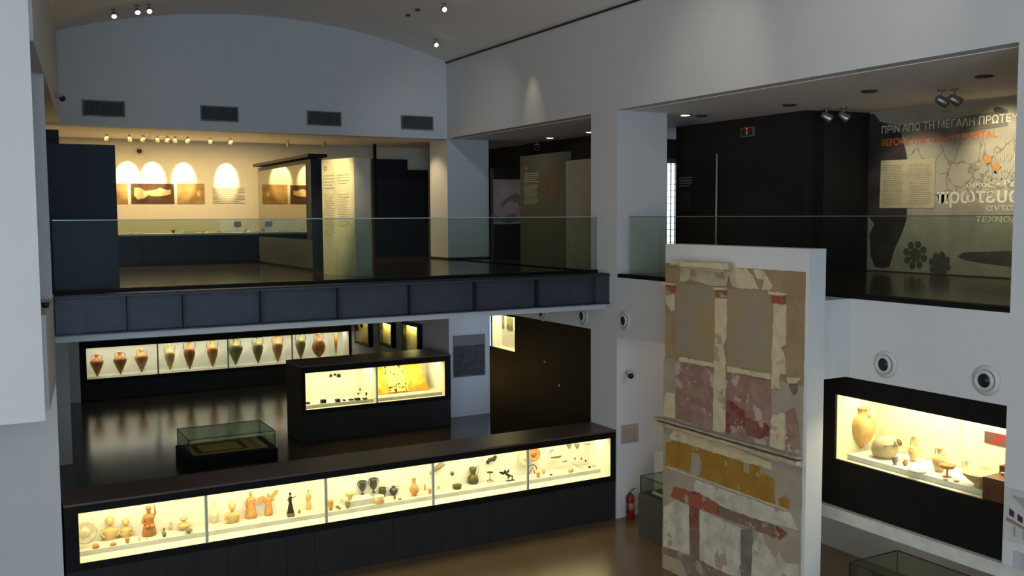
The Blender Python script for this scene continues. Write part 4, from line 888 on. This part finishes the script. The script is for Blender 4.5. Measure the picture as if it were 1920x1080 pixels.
# ------------------------------------------------------------------ upper side room: mural
MXX = 14.45
MU = thing('mural', 'large printed photo mural with Greek and English headings in the upper side room', 'mural', (MXX, 9.5, UF))
def muralmat():
    M_ = bpy.data.materials.new('mural_print'); M_.use_nodes = True; nt = M_.node_tree; b = nt.nodes['Principled BSDF']; b.inputs['Roughness'].default_value = .6
    tc = nt.nodes.new('ShaderNodeTexCoord'); sp = nt.nodes.new('ShaderNodeSeparateXYZ'); nt.links.new(tc.outputs['Object'], sp.inputs[0])
    vo = nt.nodes.new('ShaderNodeTexVoronoi'); vo.feature = 'DISTANCE_TO_EDGE'; vo.inputs['Scale'].default_value = 2.6
    ns = nt.nodes.new('ShaderNodeTexNoise'); ns.inputs['Scale'].default_value = 3.5; ns.inputs['Detail'].default_value = 6
    ad = nt.nodes.new('ShaderNodeVectorMath'); ad.operation = 'MULTIPLY_ADD'; ad.inputs[1].default_value = (.5, .5, .5)
    nt.links.new(tc.outputs['Object'], ns.inputs['Vector']); nt.links.new(ns.outputs['Color'], ad.inputs[0]); nt.links.new(tc.outputs['Object'], ad.inputs[2]); nt.links.new(ad.outputs[0], vo.inputs['Vector'])
    r1 = nt.nodes.new('ShaderNodeValToRGB'); r1.color_ramp.elements[0].color = lin((128, 122, 110)); r1.color_ramp.elements[1].color = lin((186, 180, 158)); r1.color_ramp.elements[1].position = .05
    nt.links.new(vo.outputs[0], r1.inputs[0])
    r2 = nt.nodes.new('ShaderNodeValToRGB'); r2.color_ramp.elements[0].color = lin((140, 134, 120)); r2.color_ramp.elements[1].color = lin((190, 184, 162)); nt.links.new(ns.outputs['Fac'], r2.inputs[0])
    zr = nt.nodes.new('ShaderNodeValToRGB'); e = zr.color_ramp.elements; e[0].position = .40; e[0].color = (0, 0, 0, 1); e[1].position = .46; e[1].color = (1, 1, 1, 1)
    x = zr.color_ramp.elements.new(.74); x.color = (1, 1, 1, 1); x = zr.color_ramp.elements.new(.78); x.color = (0, 0, 0, 1)
    mp = nt.nodes.new('ShaderNodeMath'); mp.operation = 'DIVIDE'; mp.inputs[1].default_value = 2.9; nt.links.new(sp.outputs['Z'], mp.inputs[0]); nt.links.new(mp.outputs[0], zr.inputs[0])
    mx = nt.nodes.new('ShaderNodeMix'); mx.data_type = 'RGBA'; nt.links.new(zr.outputs[0], mx.inputs[0]); nt.links.new(r2.outputs[0], mx.inputs[6]); nt.links.new(r1.outputs[0], mx.inputs[7])
    nt.links.new(mx.outputs[2], b.inputs['Base Color']); return M_
B(MXX, 5.75, UF+.02, MXX+.009, 12.39, SOF-.02).build('printed_ground', muralmat(), MU)
def mp_(px, py, d=.002): p = at(px, py, 'x', MXX-d); return p
def mshape(name, pts, m_, d=.003): return MB().prism([mp_(a, b, d) for a, b in pts], (-.002, 0, 0)).build(name, m_, MU)
DKP = mat('dark_print', (72, 64, 62), .6, c2=(52, 46, 46), scale=3); DKG = mat('grey_print', (98, 94, 84), .6, c2=(78, 74, 66), scale=6)
mshape('dark_hillside', [(1625, 214), (1640, 214), (1650, 228), (1665, 232), (1690, 250), (1700, 290), (1702, 360), (1700, 410), (1692, 435), (1676, 470), (1668, 500), (1655, 503), (1640, 500), (1633, 480), (1630, 440), (1640, 420), (1624, 400)], DKP)
mshape('hill_line', [(1668, 232), (1700, 236), (1760, 226), (1890, 205), (1890, 236), (1760, 258), (1700, 262)], mat('mid_print', (126, 120, 108), .6, c2=(108, 102, 92), scale=4), .0025)
mshape('tree_silhouette', [(1862, 204), (1868, 200), (1880, 202), (1886, 208), (1880, 214), (1866, 212)], DKG)
mshape('blade_silhouette', [(1796, 481), (1806, 473), (1850, 472), (1896, 470), (1960, 468), (1960, 510), (1896, 500), (1850, 494), (1810, 488)], DKG)
for (cx, cy, s) in ((1716, 478, 17), (1762, 496, 15)):
    for k in range(8):
        a = 2*PI*k/8+.3; mshape('blossom', [(cx+s*math.cos(a)+6*math.cos(b), cy+s*1.2*math.sin(a)+7*math.sin(b)) for b in [2*PI*j/9 for j in range(9)]], DKG, .0035+.0001*k)
    mshape('blossom_centre', [(cx+11*math.cos(b), cy+13*math.sin(b)) for b in [2*PI*j/12 for j in range(12)]], DKG, .005)
mshape('text_panel', [(1652, 301), (1755, 297), (1751, 390), (1649, 390)], mat('cream_panel_print', (206, 196, 158), .6), .006)
for k in range(22):
    y0 = 310+k*3.5; i_ = (k*7) % 5
    mshape('text_line', [(1656, y0), (1694-i_, y0-1.0), (1694-i_, y0-.2), (1656, y0+.8)], mat('text_grey', (160, 150, 120), .7), .009)
    mshape('text_line', [(1704, y0-1.2), (1746-i_, y0-2.3), (1746-i_, y0-1.5), (1704, y0-.4)], mat('text_grey', (0, 0, 0)), .009)
Y_ = (0, -1, 0); Z_ = (0, 0, 1); LW = mat('white_lettering', (244, 240, 222), .6)
def mtext(name, s, px0, py0, px1, hpx, m_, bold=.0, slant=None):
    a = mp_(px0, py0, .006); b = at(px1, py0, 'x', MXX-.006); h = abs(mp_(px0, py0-hpx, .006).z-a.z)
    return textmesh(name, s, m_, MU, Y_, Z_, a, h, a.y-b.y, bold, .001)
mtext('heading', 'ΠΡΙΝ ΑΠΟ ΤΗ ΜΕΓΑΛΗ ΠΡΩΤΕΥΟΥΣΑ', 1653, 251, 1964, 14.5, LW, .012)
mtext('heading', 'BEFORE THE GREAT CAPITAL', 1653, 274.5, 1869, 13, ORANGE, .012)
PL = mat('pale_lettering', (204, 198, 172), .6)
mtext('heading', 'ΚΟΙΝΟΤΗΤΕΣ', 1846, 305, 1952, 15, PL, .01); mtext('heading', 'ΚΩΜΟΠΟΛΗ', 1862, 325, 1964, 15, PL, .01)
mtext('heading', 'ΙΕΡΑΡΧΙΑ', 1845, 340, 1906, 12, PL, .006); mtext('heading', 'οικος • Βασιλειο', 1812, 354, 1974, 13, LW, .012)
mtext('heading', 'πρωτευουσα', 1757, 390, 1992, 30, LW, .018); mtext('heading', 'ανταλλαγη', 1849, 399, 1972, 17, LW, .0); mtext('heading', 'ΤΕΧΝΟΛΟΓΙΑ', 1829, 417, 1957, 12, LW, .02)
for (cx, cy) in ((1852, 299), (1868, 313)): mshape('orange_dot', [(cx+8*math.cos(b), cy+8*math.sin(b)) for b in [2*PI*j/7 for j in range(7)]], mat('soft_orange_print', (214, 150, 84), .7), .009)
struct('baseboard_mural', B(MXX-.02, 5.75, UF, MXX-.001, 12.39, UF+.02), mat('brown_skirting', (92, 60, 34), .5), 'low brown skirting under the mural')
# exit sign, rod, text on dark wall
t = thing('exit_sign', 'small lit emergency exit sign on the dark brown wall', 'sign', (13.0, 13.9, 6.95))
a = at(1389, 240, 'x', 12.99); b = at(1413, 255, 'x', 12.99)
B(12.985, b.y, b.z, 13.019, a.y, a.z).build('box', mat('sign_grey', (120, 116, 108), .5), t)
B(12.98, b.y+.03, b.z+.02, 12.984, a.y-.03, a.z-.02).build('pictogram_panel', mat('sign_dark', (44, 40, 36), .5), t)
c = (a+b)/2; B(12.976, c.y-.02, c.z-.05, 12.979, c.y+.02, c.z+.03).build('running_figure', PL, t)
MB().ball((12.972, c.y, a.z-.025), .010).build('red_light', mat('red_led', (255, 40, 30), .4, emit=(255, 30, 20), estr=6), t)
tag(MB().tube([(12.9, 14.78, UF), (12.9, 14.78, 6.69)], .018, 8).build('white_pole', mat('pale_metal', (196, 186, 160), .5)), 'thin pale upright pole in front of the dark brown wall', 'pole')
def textblock(parent, xdir, org, w, h, n, m_, d=.004, gap=.45):
    X = Vector(xdir); O = Vector(org); N = X.cross(Vector((0, 0, 1)))
    for k in range(n):
        ww = w*(.8 if k % 4 == 3 else .97); z = -k*h/n; hh = h/n*gap
        a = O+Vector((0, 0, z)); MB().prism([a, a+X*ww, a+X*ww+Vector((0, 0, -hh)), a+Vector((0, 0, -hh))], N*d).build('text_line', m_, parent)
a = at(1274, 333, 'x', 13.015); t = thing('wall_text', 'faint introduction text printed on the dark brown wall beside the bright window', 'wall text', a)
textblock(t, (0, -1, 0), a, .42, .22, 4, mat('faint_text', (150, 140, 120), .7)); textblock(t, (0, -1, 0), a+Vector((0, 0, -.28)), .38, .42, 12, mat('faint_grey', (74, 68, 62), .7))
# bright grille window in the far opening
t = thing('grille_window', 'bright daylight window with a dark ornamental grille beyond the side room', 'window', (15.0, 19.0, UF))
t['kind'] = 'structure'
a = at(1246, 306, 'y', 19); b = at(1274, 460, 'y', 19)
B(a.x-.1, 19.05, b.z-.3, b.x+.15, 19.08, a.z).build('bright_pane', mat('daylight_pane', (240, 250, 255), .5, emit=(225, 242, 255), estr=2.2), t)
gr = MB()
for k in range(5):
    x = a.x-.05+k*.13; gr.box(x-.008, 19.0, b.z-.3, x+.008, 19.03, a.z)
k = 0; z = b.z-.25
while z < a.z: gr.box(a.x-.1, 19.005, z, b.x+.15, 19.025, z+.012); z += .16
gr.build('grille', BLK, t); B(a.x-.2, 19.0, a.z, b.x+.3, 19.1, a.z+.06).build('head_frame', GREYB, t)
struct('wall_passage', MB().box(14.0, 19.2, UF, 17, 19.3, SOF).box(14.0, 19.0, a.z+.12, 17, 19.19, SOF), DARKB, 'dark wall around the bright grille window')

# ------------------------------------------------------------------ upper gallery, right side objects
t = thing('map_panel', 'dark exhibition wall with a pale map print beyond the upper column', 'panel', (11.6, 20.5, UF))
B(10.9, 20.4, UF, 12.55, 20.55, 6.62).build('wall_board', mat('near_black_board', (20, 20, 20), .5), t)
B(10.9, 20.385, 5.29, 12.0, 20.399, 6.36).build('map_print', mat('map_paper', (142, 126, 120), .7, c2=(132, 116, 110), scale=3), t)
mpz = lambda px, py: at(px, py, 'y', 20.383)
MB().prism([mpz(*q) for q in ((938, 382), (950, 372), (965, 362), (978, 368), (978, 395), (970, 380), (955, 376), (942, 390))], (0, -.002, 0)).build('map_land', mat('map_dark', (98, 86, 82), .7), t)
MB().prism([mpz(*q) for q in ((920, 400), (940, 408), (965, 400), (975, 412), (955, 418), (925, 414))], (0, -.002, 0)).build('map_land', mat('map_dark', (0, 0, 0)), t)
t = thing('text_panel', 'tall olive grey text panel with white and orange printing on the upper gallery', 'panel', (10.5, 17.4, UF))
B(10.45, 16.52, UF, 10.6, 18.32, 6.77).build('board', mat('olive_board', (92, 88, 70), .7, c2=(84, 80, 64)), t)
a = at(983, 326, 'x', 10.445); YN = (0, -1, 0)
textblock(t, YN, a, .62, .22, 5, PL, gap=.3); textblock(t, YN, a+Vector((0, 0, -.24)), .58, .42, 12, mat('yellowish_text', (150, 146, 104), .7), gap=.7)
a = at(1020, 324, 'x', 10.445); textblock(t, YN, a, .62, .18, 4, mat('rust_text', (128, 94, 66), .7), gap=.3); textblock(t, YN, a+Vector((0, 0, -.2)), .55, .42, 12, mat('rust_print', (116, 88, 60), .7), gap=.7)
a = at(987, 316, 'x', 10.445); MB().lathe([(.045, 0), (.045, .004)], a, 16, rot=Matrix.Rotation(-PI/2, 3, 'Y')).build('orange_emblem', ORANGE, t)
tag(B(10.45, 15.2, UF, 10.6, 16.48, 6.58).build('blank_panel', mat('beige_board', (150, 140, 118), .7)), 'plain beige exhibition panel right of the olive text panel', 'panel')
# upper gallery, centre: navy block with mirror pane and cream panel
t = thing('mirror_partition', 'tall glass fronted navy display partition reflecting the photographs', 'partition', (5.8, 20, UF))
B(5.72, 18.12, UF, 5.95, 22.0, 6.60).build('core', NAVY, t)
PANE = mat('reflective_pane', (56, 54, 46), .03, .85, c2=(52, 50, 43), spec=.9)
B(5.705, 18.4, 5.06, 5.719, 21.98, 6.52).build('glass_front', glassmat('pane_reflect', (60, 60, 55), 1.0) if False else mat('mirror_pane', (150, 146, 130), .02, 1.0, c2=(148, 144, 128)), t)
B(5.70, 18.12, UF+.05, 5.719, 21.98, 5.05).build('lower_panel', mat('partition_grey', (84, 80, 70), .5), t)
B(5.6, 17.9, 6.62, 5.98, 22.0, 6.68).build('cap', BLACK, t)
t = thing('text_panel', 'cream text panel with a round emblem, standing upright on the bridge floor', 'panel', (5.9, 17, UF))
c0 = Vector((5.50, 17.44, UF)); c1 = Vector((6.06, 16.64, UF)); c2_ = Vector((6.36, 16.64, UF)); c3 = Vector((6.0, 17.6, UF))
c0 = at(608, 514, 'z', UF); c1 = at(668, 518, 'z', UF); c2_ = at(697, 517, 'z', UF); c3 = c0+(c2_-c1)
MB().prism([c0, c1, c2_, c3], (0, 0, 2.08)).build('core', mat('panel_grey', (150, 146, 132), .7), t)
d = (c1-c0).normalized(); nrm = d.cross(Vector((0, 0, 1)))*1.0
MB().prism([c0+nrm*.002, c1+nrm*.002, c1+nrm*.012, c0+nrm*.012], (0, 0, 2.08)).build('printed_face', mat('cream_face', (214, 202, 156), .7), t)
W_ = (c1-c0).length; TX = mat('panel_text', (182, 170, 128), .7)
O = c0+nrm*.0125+Vector((0, 0, 1.80)); textblock(t, d, O+d*.06*W_, W_*.34, .28, 5, TX, gap=.3); textblock(t, d, O+d*.5*W_, W_*.36, .2, 4, TX, gap=.3)
textblock(t, d, O+d*.06*W_+Vector((0, 0, -.34)), W_*.34, .75, 24, mat('panel_text_light', (204, 192, 148), .7), gap=.4); textblock(t, d, O+d*.5*W_+Vector((0, 0, -.34)), W_*.34, .6, 20, mat('panel_text_light', (0, 0, 0)), gap=.4)
MB().tube([O+d*.12*W_+Vector((0, 0, .12))+(d*math.cos(a)+Vector((0, 0, math.sin(a))))*.035 for a in [2*PI*k/16 for k in range(17)]], .008, 5).build('round_emblem', mat('emblem_brown', (150, 96, 40), .6), t)
# navy panels
tag(B(.95, 15.8, UF, 1.95, 16.3, 6.59).build('navy_partition', NAVY), 'large navy blue partition at the left end of the bridge', 'partition')
tag(B(.4, 17.6, UF, at(112, 300, 'y', 17.6).x, 17.9, at(100, 243, 'y', 17.6).z).build('navy_partition', NAVY), 'taller narrow navy strip standing behind the large navy partition', 'partition')
p0 = at(701, 300, 'y', 23.4); p1 = at(764, 300, 'y', 23.4)
tag(B(p0.x, 23.4, UF, p1.x, 23.6, 6.96).build('navy_partition', NAVY), 'dark navy panel left of the tan column at the back of the gallery', 'partition')
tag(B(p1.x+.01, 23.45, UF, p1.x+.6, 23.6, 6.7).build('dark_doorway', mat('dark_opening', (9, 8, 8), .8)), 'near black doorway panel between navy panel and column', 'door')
tag(B(at(703, 280, 'y', 23.35).x-.05, 23.3, UF, at(703, 280, 'y', 23.35).x+.02, 23.36, SOF-.01).build('dark_post', BLACK), 'slim dark post at the left edge of the far navy panel', 'post')
# long table case in the back gallery
t = thing('table_showcase', 'long navy table case with a glass top standing before the warm back wall', 'display case', (4.2, 22.5, UF))
B(2.3, 22.15, UF+.08, 5.85, 22.85, 5.10).build('body', NAVY, t); B(2.35, 22.2, UF, 5.8, 22.8, UF+.08).build('plinth', BLACK, t)
B(2.3, 22.13, 5.10, 5.85, 22.87, 5.14).build('top_tray', mat('white_tray', (206, 210, 196), .6), t)
for (a_, b_) in ((2.3, 3.12), (3.12, 4.9), (4.9, 5.85)):
    g = B(a_+.004, 22.14, 5.14, b_-.004, 22.15, 5.42).build('glass_front', GL, t)
B(2.3, 22.86, 5.14, 5.85, 22.87, 5.42).build('glass_back', GL, t); B(2.3, 22.14, 5.42, 5.85, 22.87, 5.43).build('glass_top', GL, t)
def tc(px): return at(px, 432, 'y', 22.45).x
TZ = 5.142; GT_ = 'objects in the long table case'
vessel('small_bowl', 'dark blue bowl with a raised handle in the table case', 'bowl', (tc(325), 22.45, TZ), .075, SKYP, mat('dark_blue_glaze', (40, 52, 70), .4), [(0, [(.5, .9), (.9, 1.4), (1.1, 1.8)], .04)], GT_)
o = MB().tube([(tc(298), 22.45, TZ+.02), (tc(304), 22.45, TZ+.07), (tc(310), 22.45, TZ+.05), (tc(318), 22.45, TZ+.01)], [.008, .01, .01, .006]).build('strigil', STONEW); tag(o, 'pale bent curved tool in the table case, left of the blue bowl', 'tool', GT_)
for (x0, x1, hh, m_, lab) in ((238, 250, .03, STONEW, 'small pale tray at the left end of the table case'), (256, 268, .025, STONEW, 'second small pale tray at the left of the table case'), (341, 366, .05, PLINTH, 'white block of labels in the middle of the table case'), (389, 401, .03, STONEW, 'small pale flat piece right of the little figure'),
                         (404, 412, .04, TERRL, 'small cream lump in the right half of the table case'), (414, 431, .05, PLINTH, 'white box below the square brown plaque'), (466, 490, .045, PLINTH, 'white long label block at the right of the table case')):
    tag(B(tc(x0), 22.35, TZ, tc(x1), 22.6, TZ+hh).build('display_block', m_), lab, 'display block', GT_)
vessel('small_flask', 'tiny cream flask left of the centre of the table case', 'flask', (tc(379), 22.45, TZ), .08, GLOBE, TERRL, None, GT_)
t2 = thing('plaque_on_stand', 'square brown plaque raised on a stand in the table case', 'plaque', (tc(446), 22.5, TZ), GT_)
B(tc(440), 22.48, TZ+.12, tc(453), 22.51, TZ+.25).build('plaque', WOOD, t2); B(tc(445), 22.49, TZ, tc(448), 22.50, TZ+.12).build('stand', CHROME, t2)
vessel('small_jug', 'small golden round jug beside the raised brown plaque', 'jug', (tc(458), 22.42, TZ), .12, GLOBE, TERRO, None, GT_)
# pictures on the back wall
PYW = 24.285
def pic(lab, x0, x1, m_, shape=None, yt=344, yb=382):
    a = at(x0, yt, 'y', PYW); b = at(x1, yb, 'y', PYW); t = thing('photo_print', lab, 'picture', (a.x, PYW, b.z), 'sepia photographs on the back wall')
    B(a.x, PYW, b.z, b.x, PYW+.014, a.z).build('print', m_, t)
    if shape: MB().prism([at(x, y, 'y', PYW-.001) for x, y in shape], (0, -.002, 0)).build('bright_area', mat('sepia_light', (222, 196, 140), .8, c2=(196, 164, 104), scale=8), t)
SEP = mat('sepia_dark', (96, 66, 36), .8, c2=(70, 46, 26), scale=6); SEL = mat('sepia_mid', (170, 138, 80), .8, c2=(140, 108, 58), scale=5)
pic('narrow sepia print cut off by the navy partition', 212, 240, SEL)
pic('wide dark sepia photograph with a pale reclining shape', 245, 327, SEP, [(252, 352), (262, 352), (272, 358), (290, 356), (300, 352), (312, 356), (321, 356), (320, 364), (310, 367), (290, 368), (278, 366), (270, 372), (258, 374), (251, 366)])
pic('light sepia photograph, rightmost of the prints on the back wall', 332, 384, SEL, [(369, 361), (372, 356), (376, 361), (374, 368), (370, 368)])
a = at(398, 352, 'y', PYW); t = thing('wall_text', 'faint wall text right of the sepia photographs', 'wall text', a); textblock(t, (1, 0, 0), a+Vector((0, -.0, 0)), .8, .4, 9, mat('wall_text_ink', (198, 187, 160), .8), .003, .35)

# ------------------------------------------------------------------ spotlights and ceiling fittings
def track_lamp(name, lab, p, aim, grp, glow=True, s=1.0, m_=CHROME):
    t = thing(name, lab, 'spotlight', p, grp); p = Vector(p); d = (Vector(aim)-p).normalized()
    MB().lathe([(.05*s, -.02), (.05*s, 0)], p, 16).build('ceiling_rose', m_, t)
    MB().tube([p, p+Vector((0, 0, -.09*s))], .010*s).build('stem', m_, t)
    c = p+Vector((0, 0, -.12*s)); rot = d.to_track_quat('Z', 'Y').to_matrix()
    MB().lathe([(.03*s, -.07*s), (.045*s, -.05*s), (.06*s, .05*s), (.062*s, .07*s), (.052*s, .06*s)], c, 18, rot=rot).build('housing', m_, t)
    MB().lathe([(.05*s, .055*s), (.052*s, .066*s)], c, 18, rot=rot).build('lens', LAMP if glow else BLK, t)
    return c+d*.09*s
V = 'spotlights on the vaulted ceiling'
def vz(x): return zc+math.sqrt(R_**2-(x-5.8)**2)
def vault_pt(px, py):
    z = 9.4
    for _ in range(12): p = at(px, py, 'z', z); z = vz(p.x)
    return at(px, py, 'z', z)
for (px, py, lab, aim) in ((213, 14, 'leftmost glowing spotlight on the vault', (2.4, 14, 3)), (257, 7, 'middle one of the three glowing spotlights at the left of the vault', (3.2, 13, 3)), (279, 5, 'rightmost one of the three glowing spotlights at the left of the vault', (3.4, 13, 3)),
                     (832, 3, 'glowing spotlight on the vault at the top of the picture, above the vault corner lamp', (7, 8, 4)), (817, 71, 'glowing spotlight on the vault nearest the end wall corner', (8, 12, 4))):
    p = vault_pt(px, py); p.z -= .03; track_lamp('ceiling_spotlight', lab, p, aim, V, True, .85)
for (px, py, lab) in ((783, 17, 'small dark ceiling hole left of the top spotlight on the vault'), (765, 27, 'second small dark ceiling mark on the vault')):
    p = vault_pt(px, py); tag(MB().lathe([(.05, -.035), (.05, .0)], p, 14).build('ceiling_fitting', mat('dull_brown', (84, 76, 70), .7)), lab, 'ceiling fitting')
spot('hall_spot_and_fill', (9.5, 17.0, 9.05), (10.0, 17.0, 7.2), 26, (1, .86, .6), 38, 1.0)
spot('hall_spot_and_fill', (7.6, 10.5, 9.3), (10.0, 11.6, 7.6), 46, (1, .88, .72), 62, 1.0)
spot('hall_spot_and_fill', (4.6, 8.0, 9.4), (6.4, 11.6, 0), 110, (1, .86, .66), 48, 1.0, .2)  # no fixture here; added to brighten the lower hall floor
spot('hall_spot_and_fill', (4.6, 10.6, 9.4), (9.2, 10.2, 2.4), 170, (1, .88, .7), 44, 1.0, .2)
spot('hall_spot_and_fill', (7.4, 7.0, 9.3), (10.0, 8.6, 7.9), 42, (1, .9, .76), 62, 1.0)
# gallery ceiling track lamps
GLR = 'track spotlights along the gallery ceiling'
scal = {1: 238, 3: 287, 5: 345, 7: 425}
NM = ['leftmost', 'second', 'third', 'fourth', 'fifth', 'sixth', 'seventh', 'eighth', 'ninth', 'tenth', 'eleventh']
for k, (px, py) in enumerate(((200, 259), (243, 259), (268, 260), (295, 261), (314, 262), (328, 262), (352, 262), (394, 264), (433, 265), (540, 268), (609, 270))):
    p = at(px, py, 'y', 23.1); p.z = SOF-.012
    track_lamp('track_spotlight', '%s track spotlight from the left on the ceiling before the warm back wall' % NM[k], p, (p.x+(.3 if k % 2 else -.4), 24.3, 6.3), GLR, False, .72, mat('lamp_white', (170, 160, 130), .4))
for px in (240, 287, 345, 425):
    a = at(px, 345, 'y', 24.3); spot('scallop_spot', (a.x, 23.66, 7.2), (a.x, 24.3, 6.48), 210, (1, .80, .46), 36, .5, .02)
a = at(540, 320, 'y', 24.3); spot('scallop_spot', (a.x, 23.66, 7.2), (a.x, 24.3, 6.48), 150, (1, .8, .46), 36, .5, .02)
area('gallery_wash', (4.0, 22.6, 7.28), 5.0, 140, WARM, (0, 0, 0), 1.2)
spot('panel_spot', (4.9, 15.6, 7.25), (5.8, 17.0, 5.6), 230, (1, .85, .52), 50, .8)
spot('hall_spot_and_fill', (7.6, 15.4, 9.4), (9.9, 21.05, 6.3), 95, (.84, .91, 1), 56, 1.0, .1)  # added beam without a fixture, brightens the column face and end wall
spot('column_spot', (9.0, 21.9, 7.25), (10, 21.6, 5.8), 45, (1, .8, .5), 80, .8)
# side room downlights and spots
DL = 'round downlights in the upper ceiling'
for (px, py, glow, lab) in ((1031, 257, True, 'bright downlight over the olive text panel'), (1106, 246, True, 'bright downlight next to the white pillar on the upper gallery'), (1285, 214, True, 'small bright downlight in the side room ceiling near the pillar'),
                      (1315, 216, False, 'dark ceiling fitting next to the small bright downlight'), (1480, 196, False, 'dark oval ceiling fitting above the exit sign wall'), (1630, 170, False, 'dark ceiling fitting above the left end of the mural'), (1845, 142, False, 'flat round ceiling fitting near the right edge')):
    p = at(px, py, 'z', SOF-.01); p.z = SOF-.03; t = thing('downlight', lab, 'ceiling light', p, DL)
    MB().lathe([(.11, .02), (.12, .0), (.09, -.005)], p, 24).build('ring', mat('ring_grey', (150, 146, 138), .5) if glow else mat('ring_dark', (60, 54, 48), .6), t)
    MB().lathe([(.085, -.004), (.08, -.010)], p, 24).build('lens', LAMP if glow else mat('ring_dark', (0, 0, 0)), t)
    if glow: spot('downlight_lamp', p+Vector((0, 0, -.03)), p+Vector((0, 0, -2)), 24, (.95, .95, 1), 110, .8, .06)
SR = 'swivel spotlights in the mural room'
for (px, py, lab) in ((1550, 205, 'left one of the swivel spotlight pair before the dark wall corner'), (1582, 204, 'right one of the swivel spotlight pair before the dark wall corner'), (1766, 172, 'left one of the swivel spotlight pair above the mural heading'), (1790, 170, 'right one of the swivel spotlight pair above the mural heading')):
    p = at(px, py-3, 'z', SOF-.012); p.z = SOF-.012; track_lamp('swivel_spotlight', lab, p, (MXX, p.y-.8, 6.3), SR, False, 1.3)
spot('mural_spot', (13.55, 9.75, 7.05), (MXX, 9.75, 6.55), 45, (1, .86, .58), 84, .9, .03)
spot('mural_spot', (13.2, 11.4, 7.1), (MXX, 11.4, 5.9), 45, (1, .86, .62), 80, 1.0, .03)
spot('mural_spot', (12.6, 10.0, 7.1), (MXX, 10.2, 5.0), 60, (1, .9, .7), 80, 1.0, .05)
spot('mural_spot', (13.2, 9.2, 7.0), (MXX, 9.2, 5.6), 40, (1, .86, .58), 70, 1.0, .03)
p = at(1007, 262, 'z', SOF-.012); track_lamp('swivel_spotlight', 'single swivel spotlight above the olive text panel', (p.x, p.y, SOF-.012), (10.4, 17.6, 6), SR, False, 1.3)
spot('olive_spot', (9.6, 17.4, 7.25), (10.45, 17.4, 6.2), 6, (1, .85, .6), 70, 1.0)
area('recess_fill_light', (11.3, 12.2, 3.88), 1.2, 9, NEUT, (0, 0, 0), 2)  # unseen fill, added because the recess came out too dark
area('recess_fill_light', (11.5, 7.6, 3.88), 1.0, 20, (1, .95, .88), (0, 0, 0), 2)  # second added fill, for the recess below the right wall showcase
spot('vitrine_spot', (4.4, 18.6, 3.75), (4.4, 19.8, .85), 45, (1, .88, .6), 46, .8)
# wide area light just under the lower gallery ceiling
area('lower_gallery_glow', (6, 17.6, 3.78), 5, 5, NEUT, (0, 0, 0), 2)
